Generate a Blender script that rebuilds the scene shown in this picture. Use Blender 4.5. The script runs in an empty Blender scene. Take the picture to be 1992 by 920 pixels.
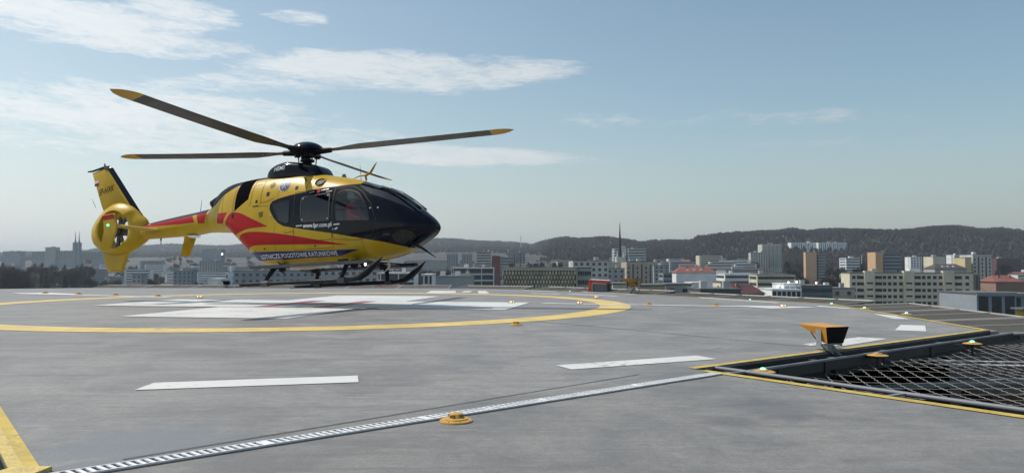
import bpy, bmesh, math, random
import numpy as np
from mathutils import Vector, Matrix
R = math.radians
random.seed(7)
scene = bpy.context.scene
COL = scene.collection

# ---------------------------------------------------------------- camera
cam_d = bpy.data.cameras.new('camera')
cam = bpy.data.objects.new('camera', cam_d)
COL.objects.link(cam)
cam_d.sensor_width = 36.0
cam_d.lens = 36.0 * 1500.0 / 1992.0
cam_d.clip_start = 0.05
cam_d.clip_end = 40000
cam.location = (0, 0, 0.95)
cam.rotation_euler = (R(90) + math.atan(55 / 1500), 0, 0)
scene.camera = cam

# ---------------------------------------------------------------- sun, sky, exposure
SUN_AZ = R(75)          # from +Y towards -X
SUN_EL = R(56)
sdir = Vector((-math.sin(SUN_AZ) * math.cos(SUN_EL), math.cos(SUN_AZ) * math.cos(SUN_EL), math.sin(SUN_EL)))
sun_d = bpy.data.lights.new('sun', 'SUN')
sun_d.energy = 3.1
sun_d.angle = R(0.55)
sun_d.color = (1.0, 0.935, 0.85)
sun = bpy.data.objects.new('sun', sun_d)
COL.objects.link(sun)
sun.rotation_euler = sdir.to_track_quat('Z', 'Y').to_euler()

world = bpy.data.worlds.new('World')
scene.world = world
world.use_nodes = True
wt = world.node_tree
for n in list(wt.nodes):
    wt.nodes.remove(n)
def N(t, typ, **kw):
    n = t.nodes.new(typ)
    for k, v in kw.items():
        if k.startswith('i_'):
            key = k[2:]
            key = int(key) if key.isdigit() else key.replace('_', ' ')
            n.inputs[key].default_value = v
        else:
            setattr(n, k, v)
    return n
def mth(t, op, a, b=None, c=None, clamp=False):
    n = t.nodes.new('ShaderNodeMath'); n.operation = op; n.use_clamp = clamp
    for i, v in enumerate((a, b, c)):
        if v is None: continue
        if isinstance(v, (int, float)): n.inputs[i].default_value = v
        else: t.links.new(v, n.inputs[i])
    return n.outputs[0]
def maprange(t, v, a, b, c=0.0, d=1.0, smooth=True):
    n = t.nodes.new('ShaderNodeMapRange')
    n.interpolation_type = 'SMOOTHSTEP' if smooth else 'LINEAR'
    t.links.new(v, n.inputs[0])
    for i, q in enumerate((a, b, c, d)): n.inputs[i + 1].default_value = q
    return n.outputs[0]
def mixc(t, fac, a, b, blend='MIX'):
    n = t.nodes.new('ShaderNodeMix'); n.data_type = 'RGBA'; n.blend_type = blend
    if isinstance(fac, (int, float)): n.inputs[0].default_value = fac
    else: t.links.new(fac, n.inputs[0])
    for i, v in ((6, a), (7, b)):
        if isinstance(v, (tuple, list)): n.inputs[i].default_value = (*v[:3], 1)
        else: t.links.new(v, n.inputs[i])
    return n.outputs[2]

SKY_STRENGTH = 0.115
def build_sky():
    t = wt
    out = N(t, 'ShaderNodeOutputWorld')
    bg = N(t, 'ShaderNodeBackground', i_1=SKY_STRENGTH)
    sky = N(t, 'ShaderNodeTexSky', sky_type='NISHITA', sun_disc=False, sun_elevation=SUN_EL,
            sun_rotation=-SUN_AZ, altitude=60, air_density=1.0, dust_density=1.6, ozone_density=1.6)
    tc = N(t, 'ShaderNodeTexCoord')
    sep = N(t, 'ShaderNodeSeparateXYZ'); t.links.new(tc.outputs['Generated'], sep.inputs[0])
    x, y, z = sep.outputs
    # azimuth (degrees right of +Y) and elevation, so streaks of cirrus can be placed on the dome
    az = mth(t, 'MULTIPLY', mth(t, 'ARCTAN2', x, y), 57.2958)
    el = mth(t, 'MULTIPLY', mth(t, 'ARCSINE', z), 57.2958)
    comb = N(t, 'ShaderNodeCombineXYZ')
    t.links.new(mth(t, 'MULTIPLY', az, 0.055), comb.inputs[0])
    t.links.new(mth(t, 'MULTIPLY', mth(t, 'ADD', el, mth(t, 'MULTIPLY', az, 0.035)), 0.27), comb.inputs[1])
    n1 = N(t, 'ShaderNodeTexNoise', noise_dimensions='3D', i_Scale=2.1, i_Detail=9.0, i_Roughness=0.62, i_Distortion=0.35)
    t.links.new(comb.outputs[0], n1.inputs['Vector'])
    n2 = N(t, 'ShaderNodeTexNoise', noise_dimensions='3D', i_Scale=9.0, i_Detail=12.0, i_Roughness=0.78, i_Distortion=0.9)
    t.links.new(comb.outputs[0], n2.inputs['Vector'])
    nz = mth(t, 'ADD', mth(t, 'MULTIPLY', n1.outputs[0], 0.50), mth(t, 'MULTIPLY', n2.outputs[0], 0.50))
    dens = None
    # banks of cloud: azimuth, elevation, half width, half height, tilt, weight
    for (a0, e0, wa, we, tl, wgt) in CLOUDS:
        da = mth(t, 'SUBTRACT', az, a0)
        de = mth(t, 'SUBTRACT', mth(t, 'SUBTRACT', el, e0), mth(t, 'MULTIPLY', da, tl))
        q = mth(t, 'ADD', mth(t, 'POWER', mth(t, 'ABSOLUTE', mth(t, 'DIVIDE', da, wa)), 2.0),
                mth(t, 'POWER', mth(t, 'ABSOLUTE', mth(t, 'DIVIDE', de, we)), 2.0))
        m = mth(t, 'MULTIPLY', maprange(t, q, 0.0, 1.6, 1.0, 0.0), wgt)
        dens = m if dens is None else mth(t, 'MAXIMUM', dens, m)
    cov = maprange(t, mth(t, 'ADD', mth(t, 'SUBTRACT', mth(t, 'MULTIPLY', nz, 1.35), .18), mth(t, 'MULTIPLY', dens, 0.42)), 0.62, 0.95, 0.0, 1.0)
    veil = mth(t, 'MULTIPLY', maprange(t, az, 30.0, -60.0, 0.0, 0.42), maprange(t, el, 21.0, 2.0, 0.25, 1.0))
    cov = mth(t, 'MAXIMUM', mth(t, 'MULTIPLY', cov, 0.85), mth(t, 'MULTIPLY', veil, mth(t, 'ADD', 0.7, mth(t, 'MULTIPLY', nz, 0.5))), clamp=True)
    # pale grey band of thick air right above the horizon
    hz = maprange(t, el, 11.0, 0.0, 0.0, 0.62)
    cloud = mixc(t, maprange(t, az, -70.0, 55.0, 0.0, 1.0), CLOUD_L, CLOUD_R)
    hazec = mixc(t, maprange(t, az, -50.0, 40.0, 0.0, 1.0), HAZE_L, HAZE_R)
    c = mixc(t, 1.0, sky.outputs[0], SKY_TINT, 'MULTIPLY')
    c = mixc(t, hz, c, hazec)
    c = mixc(t, cov, c, cloud)
    t.links.new(c, bg.inputs[0]); t.links.new(bg.outputs[0], out.inputs[0])
SKY_TINT = (1.02, 1.05, .92)
CLOUD_L = (7.9, 8.1, 8.1); CLOUD_R = (4.0, 4.3, 4.5)
HAZE_L = (5.9, 6.25, 6.4); HAZE_R = (3.3, 3.6, 3.65)
CLOUDS = [(-31, 15.6, 14, 1.9, -0.05, 1.0), (-24, 17.0, 5, 1.0, -0.03, .9), (-16, 17.3, 3, 0.6, 0.0, .7), (-9, 14.0, 13, 1.7, 0.02, 1.0),
          (-3, 14.2, 9, 1.2, 0.03, .9), (-27, 10.2, 16, 2.0, 0.0, .95), (-6, 8.1, 14, .9, -0.03, 1.0), (-22, 8.6, 18, 2.2, 0, .85), (-14, 13.2, 8, 1.0, .0, .8), (-35, 5.5, 9, .8, 0, .5),
          (-20, 12.6, 9, 1.0, .02, .6), (14, 10.4, 15, .8, -.03, .52), (23, 8.4, 9, .5, -.02, .42), (-33, 19.0, 8, .8, 0, .6), (8, 12, 6, .5, 0, .3)]
build_sky()

vs = scene.view_settings
vs.view_transform = 'Standard'; vs.look = 'None'; vs.exposure = 0.22; vs.gamma = 1.0; vs.use_curve_mapping = False
cy = scene.cycles
cy.use_denoising = True
try: cy.denoiser = 'OPENIMAGEDENOISE'
except Exception: pass
cy.max_bounces = 6; cy.diffuse_bounces = 2; cy.glossy_bounces = 3; cy.transmission_bounces = 4
cy.transparent_max_bounces = 12; cy.volume_bounces = 0
cy.sample_clamp_indirect = 4.0; cy.caustics_reflective = False; cy.caustics_refractive = False

# ---------------------------------------------------------------- object helpers
def tag(o, label=None, cat=None, group=None, kind=None):
    if label: o['label'] = label
    if cat: o['category'] = cat
    if group: o['group'] = group
    if kind: o['kind'] = kind
    return o
def empty(name, loc=(0, 0, 0), rot=(0, 0, 0), label=None, cat=None, group=None):
    o = bpy.data.objects.new(name, None); COL.objects.link(o)
    o.location = loc; o.rotation_euler = rot; o.empty_display_size = .2
    return tag(o, label, cat, group)
class MB:
    def __init__(s): s.v = []; s.f = []; s.m = []
    def add(s, vs_, fs, m=0):
        b = len(s.v); s.v.extend(tuple(p) for p in vs_)
        s.f.extend(tuple(b + i for i in f) for f in fs); s.m.extend([m] * len(fs)); return s
    def box(s, c, d, m=0, rz=0, ry=0, rx=0, taper=1.0):
        mat = Matrix.Translation(c) @ Matrix.Rotation(rz, 4, 'Z') @ Matrix.Rotation(ry, 4, 'Y') @ Matrix.Rotation(rx, 4, 'X')
        vs_ = []
        for k in (-.5, .5):
            q = taper if k > 0 else 1
            for j, i in ((-.5, -.5), (-.5, .5), (.5, .5), (.5, -.5)):
                vs_.append(mat @ Vector((i * d[0] * q, j * d[1] * q, k * d[2])))
        return s.add(vs_, [(3, 2, 1, 0), (4, 5, 6, 7), (0, 1, 5, 4), (1, 2, 6, 5), (2, 3, 7, 6), (3, 0, 4, 7)], m)
    def tube(s, pts, r, n=8, m=0, cap=True, flat=1.0):
        pts = [Vector(p) for p in pts]; k = len(pts)
        rs = list(r) if isinstance(r, (list, tuple)) else [r] * k
        up = None; rings = []
        for i, p in enumerate(pts):
            d = (pts[min(i + 1, k - 1)] - pts[max(i - 1, 0)]).normalized()
            if up is None:
                up = Vector((0, 0, 1)) if abs(d.z) < .9 else Vector((1, 0, 0))
            a = d.cross(up).normalized(); b = a.cross(d).normalized(); up = b
            rings.append([p + a * math.cos(2 * math.pi * j / n) * rs[i] + b * math.sin(2 * math.pi * j / n) * rs[i] * flat for j in range(n)])
        vs_ = [q for rr in rings for q in rr]
        fs = [(i * n + j, i * n + (j + 1) % n, (i + 1) * n + (j + 1) % n, (i + 1) * n + j) for i in range(k - 1) for j in range(n)]
        if cap:
            fs.append(tuple(reversed(range(n)))); fs.append(tuple((k - 1) * n + j for j in range(n)))
        return s.add(vs_, fs, m)
    def lathe(s, prof, n=24, m=0, c=(0, 0, 0), axis='Z'):
        vs_ = []
        for (r, z) in prof:
            for j in range(n):
                a = 2 * math.pi * j / n
                p = (r * math.cos(a), r * math.sin(a), z)
                if axis == 'Y': p = (p[0], z, p[1])
                if axis == 'X': p = (z, p[0], p[1])
                vs_.append((c[0] + p[0], c[1] + p[1], c[2] + p[2]))
        k = len(prof)
        fs = [(i * n + j, i * n + (j + 1) % n, (i + 1) * n + (j + 1) % n, (i + 1) * n + j) for i in range(k - 1) for j in range(n)]
        fs.append(tuple(reversed(range(n)))); fs.append(tuple((k - 1) * n + j for j in range(n)))
        return s.add(vs_, fs, m)
    def prism(s, poly, z0, z1, m=0):
        n = len(poly)
        vs_ = [(x, y, z0) for x, y in poly] + [(x, y, z1) for x, y in poly]
        fs = [tuple(reversed(range(n))), tuple(range(n, 2 * n))] + [(i, (i + 1) % n, n + (i + 1) % n, n + i) for i in range(n)]
        return s.add(vs_, fs, m)
    def sheet(s, poly, z, m=0):
        return s.add([(x, y, z) for x, y in poly], [tuple(range(len(poly)))], m)
    def mesh(s, name, mats, smooth=False, recalc=True):
        me = bpy.data.meshes.new(name)
        me.from_pydata([tuple(p) for p in s.v], [], s.f)
        for mm in (mats if isinstance(mats, (list, tuple)) else [mats]): me.materials.append(mm)
        me.polygons.foreach_set('material_index', s.m)
        if recalc:
            bm = bmesh.new(); bm.from_mesh(me); bmesh.ops.recalc_face_normals(bm, faces=bm.faces); bm.to_mesh(me); bm.free()
        if smooth:
            me.polygons.foreach_set('use_smooth', [True] * len(me.polygons))
            try: me.set_sharp_from_angle(angle=R(38 if smooth is True else smooth))
            except Exception: pass
        me.update(); return me
    def build(s, name, mats, parent=None, smooth=False, recalc=True):
        o = bpy.data.objects.new(name, s.mesh(name, mats, smooth, recalc)); COL.objects.link(o)
        if parent: o.parent = parent
        return o
def build_split(mb, name, mats, parent, gap=.0, smooth=False, recalc=True):
    # every separate piece (or cluster of pieces closer than gap) becomes a part of its own
    par = list(range(len(mb.v)))
    def find(i):
        while par[i] != i: par[i] = par[par[i]]; i = par[i]
        return i
    for f in mb.f:
        for i in f[1:]: par[find(i)] = find(f[0])
    G = {}
    for k, f in enumerate(mb.f): G.setdefault(find(f[0]), []).append(k)
    cl = []
    for ks in G.values():
        ids = {i for k in ks for i in mb.f[k]}; c = sum((Vector(mb.v[i]) for i in ids), Vector()) / len(ids)
        for q in cl:
            if gap and (q[0] - c).length < gap: q[1].extend(ks); break
        else: cl.append([c, list(ks)])
    for c, ks in cl:
        m = MB(); mp = {}
        for k in ks:
            for i in mb.f[k]:
                if i not in mp: mp[i] = len(m.v); m.v.append(mb.v[i])
            m.f.append(tuple(mp[i] for i in mb.f[k])); m.m.append(mb.m[k])
        m.build(name, mats, parent, smooth, recalc)
def copy_tree(o, parent=None):
    c = o.copy(); COL.objects.link(c); c.parent = parent
    for ch in list(o.children): copy_tree(ch, c)
    return c

# ---------------------------------------------------------------- materials
def pm(name, col, rough=.6, metal=0.0, var=0.0, vscale=3.0, bump=0.0, bscale=40.0, coat=0.0, spec=None, emit=None, coord='Object', dirt=None, chips=None):
    m = bpy.data.materials.new(name); m.use_nodes = True; t = m.node_tree
    b = t.nodes['Principled BSDF']
    b.inputs['Base Color'].default_value = (*col, 1); b.inputs['Roughness'].default_value = rough
    b.inputs['Metallic'].default_value = metal
    if coat: b.inputs['Coat Weight'].default_value = coat; b.inputs['Coat Roughness'].default_value = .05
    if spec is not None: b.inputs['Specular IOR Level'].default_value = spec
    if emit: b.inputs['Emission Color'].default_value = (*emit[0], 1); b.inputs['Emission Strength'].default_value = emit[1]
    tc = N(t, 'ShaderNodeTexCoord')
    if var:
        n = N(t, 'ShaderNodeTexNoise', i_Scale=vscale, i_Detail=6.0, i_Roughness=.65)
        t.links.new(tc.outputs[coord], n.inputs['Vector'])
        f = maprange(t, n.outputs[0], .3, .7)
        c = mixc(t, f, tuple(v * (1 - var) for v in col), tuple(min(1, v * (1 + var)) for v in col))
        if dirt:
            n3 = N(t, 'ShaderNodeTexNoise', i_Scale=vscale * .4, i_Detail=8.0, i_Roughness=.7)
            t.links.new(tc.outputs[coord], n3.inputs['Vector'])
            c = mixc(t, maprange(t, n3.outputs[0], .5, .72, 0, dirt[1]), c, dirt[0])
        if chips:
            n4 = N(t, 'ShaderNodeTexNoise', i_Scale=chips[1], i_Detail=9.0, i_Roughness=.75); t.links.new(tc.outputs[coord], n4.inputs['Vector'])
            n5 = N(t, 'ShaderNodeTexNoise', i_Scale=chips[1] * .07, i_Detail=3.0); t.links.new(tc.outputs[coord], n5.inputs['Vector'])
            c = mixc(t, maprange(t, mth(t, 'ADD', n4.outputs[0], mth(t, 'MULTIPLY', n5.outputs[0], .5)), chips[2], chips[2] + .05, 0, .85), c, chips[0])
        t.links.new(c, b.inputs['Base Color'])
        t.links.new(maprange(t, n.outputs[0], .3, .7, max(.02, rough * (1 - var)), min(1, rough * (1 + var))), b.inputs['Roughness'])
    if bump:
        n2 = N(t, 'ShaderNodeTexNoise', i_Scale=bscale, i_Detail=4.0)
        t.links.new(tc.outputs[coord], n2.inputs['Vector'])
        bp = N(t, 'ShaderNodeBump', i_Strength=bump, i_Distance=.02); t.links.new(n2.outputs[0], bp.inputs['Height'])
        t.links.new(bp.outputs[0], b.inputs['Normal'])
    return m
def glassmat(name, tint=(.1, .12, .13), refl=.10):
    m = bpy.data.materials.new(name); m.use_nodes = True; t = m.node_tree
    for n in list(t.nodes): t.nodes.remove(n)
    o = N(t, 'ShaderNodeOutputMaterial'); tr = N(t, 'ShaderNodeBsdfTransparent'); tr.inputs[0].default_value = (*tint, 1)
    gl = N(t, 'ShaderNodeBsdfGlossy', i_Roughness=.03); gl.inputs[0].default_value = (1, 1, 1, 1)
    fr = N(t, 'ShaderNodeLayerWeight', i_Blend=.5)
    f = mth(t, 'ADD', mth(t, 'MULTIPLY', mth(t, 'POWER', fr.outputs['Facing'], 5.0), .9), .04 + refl * .3, clamp=True)
    mx = N(t, 'ShaderNodeMixShader'); t.links.new(f, mx.inputs[0]); t.links.new(tr.outputs[0], mx.inputs[1]); t.links.new(gl.outputs[0], mx.inputs[2])
    t.links.new(mx.outputs[0], o.inputs[0]); return m
YEL = pm('yellow_gloss_paint', (.48, .305, .007), .36, var=.10, vscale=1.5, spec=.35, dirt=((.30, .2, .03), .35))
NAVY = pm('navy_gloss_paint', (.0035, .005, .011), .10, var=.05, spec=.24)
RED = pm('red_gloss_paint', (.37, .003, .006), .35, var=.05, spec=.25)
WHITEP = pm('white_gloss_paint', (.75, .75, .75), .35, var=.04)
BLUEP = pm('dark_blue_paint', (.016, .02, .11), .35, var=.04)
BLK = pm('black_matt_composite', (.010, .011, .012), .5, var=.2, vscale=8, spec=.2)
BLADE = pm('dark_grey_rotor_paint', (.045, .043, .042), .42, var=.25, vscale=2.5)
BLADEY = pm('ochre_rotor_tip_paint', (.50, .30, .02), .45, var=.15, vscale=4)
SKID = pm('dark_skid_paint', (.010, .013, .018), .55, var=.3, vscale=5, spec=.2)
STEPM = pm('grey_step_coating', (.055, .057, .06), .6, var=.2, vscale=6)
METAL = pm('bare_metal', (.45, .45, .45), .35, 1.0, var=.15, vscale=6)
DARKIN = pm('dark_cabin_trim', (.03, .032, .035), .8, var=.2)
GREYIN = pm('grey_cabin_lining', (.16, .165, .17), .8, var=.1)
LINE = pm('panel_gap_black', (.03, .024, .01), .7)
GLASS = glassmat('tinted_cabin_glass', (.065, .08, .09), .05)
GLASSF = glassmat('windshield_glass', (.74, .82, .86), .3)
GLASSP = glassmat('front_door_glass', (.50, .55, .58), .05); GLASSM = glassmat('clear_cabin_glass', (.26, .30, .32), .05)
RED2 = pm('red_marking_paint', (.37, .003, .006), .35, var=.05, spec=.25); BLUE2 = pm('dark_blue_marking_paint', (.014, .022, .09), .35, var=.04)
MATTE = pm('matt_black_panel_and_void_shade', (.004, .004, .005), .95, spec=.02)  # black hull panel; also painted shade under deck and walkway
# inside faces of painted panels are dark lining
for mm in (YEL, NAVY, RED, BLUEP):
    t = mm.node_tree; b = t.nodes['Principled BSDF']; g_ = N(t, 'ShaderNodeNewGeometry')
    di = N(t, 'ShaderNodeBsdfDiffuse'); di.inputs[0].default_value = (.04, .042, .045, 1)
    mx = N(t, 'ShaderNodeMixShader'); o_ = t.nodes['Material Output']
    t.links.new(g_.outputs['Backfacing'], mx.inputs[0]); t.links.new(b.outputs[0], mx.inputs[1]); t.links.new(di.outputs[0], mx.inputs[2])
    t.links.new(mx.outputs[0], o_.inputs[0])
# ================================================================ HELICOPTER
heli = empty('rescue_helicopter', (-4.8095, 18.2, 0.4444), (-R(2.5), -R(2.7), -R(21)),
             'yellow, red and navy rescue helicopter hovering just above the helipad', 'helicopter')
# hull stations: x, top, widest z, bottom, half width, upper exponent, lower exponent
ST = np.array([
 (-2.80, 2.02, 1.74, 1.46, .28, 2.2, 2.2), (-2.68, 2.13, 1.74, 1.44, .31, 2.2, 2.2), (-2.45, 2.42, 1.75, 1.42, .42, 2.3, 2.2),
 (-2.20, 2.54, 1.72, 1.40, .52, 2.4, 2.2), (-1.95, 2.60, 1.68, 1.34, .60, 2.5, 2.3), (-1.69, 2.625, 1.62, 1.13, .67, 2.5, 2.5),
 (-1.39, 2.65, 1.56, .86, .72, 2.5, 2.8), (-1.12, 2.665, 1.50, .64, .75, 2.5, 3.2), (-.94, 2.67, 1.46, .53, .765, 2.5, 3.5),
 (-.6, 2.68, 1.42, .49, .775, 2.5, 3.8), (0, 2.68, 1.40, .485, .785, 2.45, 3.8), (.5, 2.61, 1.40, .48, .79, 2.45, 3.8),
 (.9, 2.525, 1.40, .48, .79, 2.45, 3.6), (1.31, 2.44, 1.38, .485, .79, 2.45, 3.4), (1.7, 2.335, 1.36, .495, .785, 2.4, 3.0),
 (2.06, 2.215, 1.33, .52, .77, 2.35, 2.7), (2.33, 2.125, 1.30, .56, .735, 2.15, 2.4), (2.65, 1.95, 1.27, .63, .66, 1.95, 2.15),
 (2.90, 1.765, 1.24, .73, .565, 1.85, 2.0), (3.06, 1.635, 1.22, .82, .48, 1.85, 1.95), (3.2, 1.51, 1.20, .90, .39, 1.9, 1.95),
 (3.32, 1.41, 1.19, .97, .295, 2, 2), (3.40, 1.325, 1.185, 1.045, .21, 2, 2), (3.445, 1.25, 1.185, 1.11, .12, 2, 2), (3.46, 1.20, 1.185, 1.165, .03, 2, 2)])
def hull_par(x, tab=ST):
    xs = tab[:, 0]
    x = min(max(x, xs[0]), xs[-1]); i = int(min(max(np.searchsorted(xs, x) - 1, 0), len(xs) - 2))
    h = xs[i + 1] - xs[i]; u = (x - xs[i]) / h
    def slope(j):
        if j == 0: return (tab[1] - tab[0]) / (xs[1] - xs[0])
        if j == len(xs) - 1: return (tab[-1] - tab[-2]) / (xs[-1] - xs[-2])
        a = (tab[j] - tab[j - 1]) / (xs[j] - xs[j - 1]); b = (tab[j + 1] - tab[j]) / (xs[j + 1] - xs[j])
        return np.where(a * b > 0, 2 * a * b / np.where(np.abs(a + b) < 1e-9, 1, a + b), 0)
    m0, m1 = slope(i), slope(i + 1)
    return ((2*u**3-3*u**2+1)*tab[i] + (u**3-2*u**2+u)*h*m0 + (-2*u**3+3*u**2)*tab[i+1] + (u**3-u**2)*h*m1)
def hull_y(x, z, tab=ST):
    _, zt, zc, zb, w, nu, nl = hull_par(x, tab)
    h, n = (zt - zc, nu) if z >= zc else (zc - zb, nl)
    q = min(abs((z - zc) / h), .9995)
    return w * (1 - q ** n) ** (1 / n)
def loft(tab, xs, na):
    vs_, rows = [], []
    for x in xs:
        _, zt, zc, zb, w, nu, nl = hull_par(x, tab)
        row = []
        for j in range(na):
            a = 2 * math.pi * (j + .5) / na
            ca, sa = math.cos(a), math.sin(a); n = nu if sa >= 0 else nl
            y = w * math.copysign(abs(ca) ** (2 / n), ca)
            z = zc + (zt - zc if sa >= 0 else zc - zb) * math.copysign(abs(sa) ** (2 / n), sa)
            row.append(len(vs_)); vs_.append((x, y, z))
        rows.append(row)
    fs = [(rows[i][j], rows[i][(j + 1) % na], rows[i + 1][(j + 1) % na], rows[i + 1][j]) for i in range(len(xs) - 1) for j in range(na)]
    fs.append(tuple(rows[0])); fs.append(tuple(reversed(rows[-1])))
    return vs_, fs
def inpoly(x, z, P):
    c = False; j = len(P) - 1
    for i in range(len(P)):
        if (P[i][1] > z) != (P[j][1] > z) and x < (P[j][0] - P[i][0]) * (z - P[i][1]) / (P[j][1] - P[i][1]) + P[i][0]: c = not c
        j = i
    return c
def smoothpoly(P, sharp=(), k=4):
    out = []; n = len(P)
    for i in range(n):
        p0, p1, p2, p3 = P[i - 1], P[i], P[(i + 1) % n], P[(i + 2) % n]
        if i in sharp: p0 = (2 * p1[0] - p2[0], 2 * p1[1] - p2[1])
        if (i + 1) % n in sharp: p3 = (2 * p2[0] - p1[0], 2 * p2[1] - p1[1])
        for s_ in range(k):
            t = s_ / k
            out.append(tuple(.5 * (2 * p1[d] + (p2[d] - p0[d]) * t + (2 * p0[d] - 5 * p1[d] + 4 * p2[d] - p3[d]) * t * t + (3 * p1[d] - p0[d] - 3 * p2[d] + p3[d]) * t ** 3) for d in (0, 1)))
    return out
def roundpoly(P, r=.06, k=4):
    out = []; n = len(P)
    for i in range(n):
        p = Vector(P[i]); a = Vector(P[i - 1]) - p; b = Vector(P[(i + 1) % n]) - p
        q = min(r, a.length * .45, b.length * .45); A = p + a.normalized() * q; B = p + b.normalized() * q
        for s_ in range(k + 1):
            t = s_ / k; out.append(tuple(A * (1 - t) ** 2 + p * 2 * t * (1 - t) + B * t * t))
    return out
NAVYP = [(-.50, 1.77), (-.50, 1.88), (-.44, 1.96), (-.30, 2.01), (0, 2.065), (.57, 2.135), (.85, 2.165), (1.12, 2.19), (1.45, 2.215), (1.75, 2.235), (1.98, 2.30),
         (2.0, 2.9), (3.7, 2.9), (3.7, .3), (3.12, .3), (3.06, .70), (2.94, .72), (2.44, .86), (1.92, .97), (1.13, 1.13), (.24, 1.29), (-.10, 1.36), (-.25, 1.44), (-.38, 1.57)]
REDA = smoothpoly([(-1.95, 1.52), (-1.85, 1.68), (-1.68, 1.79), (-1.42, 1.77), (-1.1, 1.64), (-.53, 1.38), (-1.05, 1.37), (-1.35, 1.32), (-1.66, 1.24)], sharp=(0, 5, 8), k=3)
REDB = smoothpoly([(-1.50, 1.15), (-1.38, 1.24), (-1.2, 1.285), (-.9, 1.285), (-.4, 1.225), (.1, 1.14), (.7, 1.02), (1.62, .835), (.7, .90), (0, .93), (-.8, .965), (-1.08, .94), (-1.28, .86)], sharp=(0, 7, 12), k=3)
REDC = [(-2.29, 1.59), (-2.22, 1.83), (-1.83, 1.82), (-2.04, 1.57)]
BLUEQ = [(-1.3, .83), (.58, .765), (1.85, .735), (1.5, .66), (1.33, .615), (.02, .605), (-1.2, .62)]
DECKB = [(-2.85, 2.0), (-2.52, 2.0), (-2.35, 2.07), (-2.07, 2.27), (-1.61, 2.46), (-1.2, 2.535), (-.85, 2.565), (-.5, 2.60), (-.5, 3), (-2.85, 3)]
PANELB = [(-1.58, 2.6), (-1.14, 2.62), (-1.16, 2.07), (-1.58, 1.81)]
W_REAR = roundpoly([(-.45, 1.88), (-.34, 1.92), (.05, 1.95), (.06, 1.42), (-.06, 1.41), (-.24, 1.48)], .07)
W_MID = roundpoly([(.37, 1.99), (1.11, 2.04), (1.14, 1.41), (.38, 1.43)], .06)
W_FRONT = roundpoly([(1.27, 1.98), (1.37, 2.08), (1.60, 2.08), (1.82, 1.99), (1.99, 1.78), (2.12, 1.56), (2.17, 1.33), (1.29, 1.38)], .07)
W_SHIELD = roundpoly([(1.66, 2.9), (1.74, 2.18), (1.90, 2.08), (2.10, 1.95), (2.45, 1.82), (2.8, 1.67), (3.06, 1.52), (3.18, 1.56), (3.18, 2.9)], .05)
W_CHIN = roundpoly([(2.62, 1.02), (2.86, 1.12), (3.06, 1.06), (3.08, .93), (2.86, .80), (2.66, .84)], .06)
D_SLIDE = roundpoly([(.18, 2.12), (1.205, 2.19), (1.205, .98), (.18, .98)], .05)
D_FRONT = roundpoly([(1.225, 2.19), (1.60, 2.19), (1.90, 2.02), (2.16, 1.72), (2.32, 1.30), (2.18, 1.02), (1.9, .93), (1.225, .98)], .08)
hv, hf = loft(ST, [-2.8 + (3.46 + 2.8) * (1 - (1 - i / 118) ** 1.25) for i in range(119)], 96)
bm = bmesh.new()
bv = [bm.verts.new(p) for p in hv]
for f in hf: bm.faces.new([bv[i] for i in f])
bmesh.ops.recalc_face_normals(bm, faces=bm.faces)
def cutpoly(P):
    n = len(P)
    for i in range(n):
        a, b = P[i], P[(i + 1) % n]
        x0, x1 = min(a[0], b[0]) - .004, max(a[0], b[0]) + .004; z0, z1 = min(a[1], b[1]) - .004, max(a[1], b[1]) + .004
        fs = []
        for f in bm.faces:
            xs = [v.co.x for v in f.verts]; zs = [v.co.z for v in f.verts]
            if max(xs) >= x0 and min(xs) <= x1 and max(zs) >= z0 and min(zs) <= z1: fs.append(f)
        if not fs: continue
        ge = set(fs)
        for f in fs: ge.update(f.edges); ge.update(f.verts)
        d = Vector((b[0] - a[0], 0, b[1] - a[1]))
        if d.length < 1e-5: continue
        bmesh.ops.bisect_plane(bm, geom=list(ge), dist=1e-5, plane_co=(a[0], 0, a[1]), plane_no=d.cross(Vector((0, 1, 0))).normalized())
for P in (NAVYP, REDA, REDB, REDC, BLUEQ, DECKB, PANELB, W_REAR, W_MID, W_FRONT, W_SHIELD, W_CHIN, D_SLIDE, D_FRONT): cutpoly(P)
for yy in (-.035, .035):
    ge = list(bm.verts) + list(bm.edges) + list(bm.faces)
    bmesh.ops.bisect_plane(bm, geom=ge, dist=1e-5, plane_co=(0, yy, 0), plane_no=(0, 1, 0))
bm.normal_update()
PARTS = {}
for f in bm.faces:
    c = f.calc_center_median(); x, z = c.x, c.z
    mat = 0
    for k, P in ((2, REDA), (2, REDB), (2, REDC), (3, BLUEQ), (4, DECKB), (5, PANELB), (1, NAVYP)):
        if inpoly(x, z, P): mat = k
    side = 'r' if c.y < 0 else 'l'
    if inpoly(x, z, W_SHIELD) and abs(c.y) > .035: key = ('windshield', side)
    elif inpoly(x, z, W_CHIN) and abs(c.y) > .2: key = ('chin_window', side)
    elif inpoly(x, z, W_REAR): key = ('rear_window', side)
    elif inpoly(x, z, W_MID): key = ('sliding_door_window', side)
    elif inpoly(x, z, W_FRONT): key = ('front_door_window', side)
    elif inpoly(x, z, D_SLIDE): key = ('sliding_door', side)
    elif inpoly(x, z, D_FRONT): key = ('front_door', side)
    else: key = ('fuselage', '')
    PARTS.setdefault(key, []).append((f, mat))
HP = {}
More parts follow.
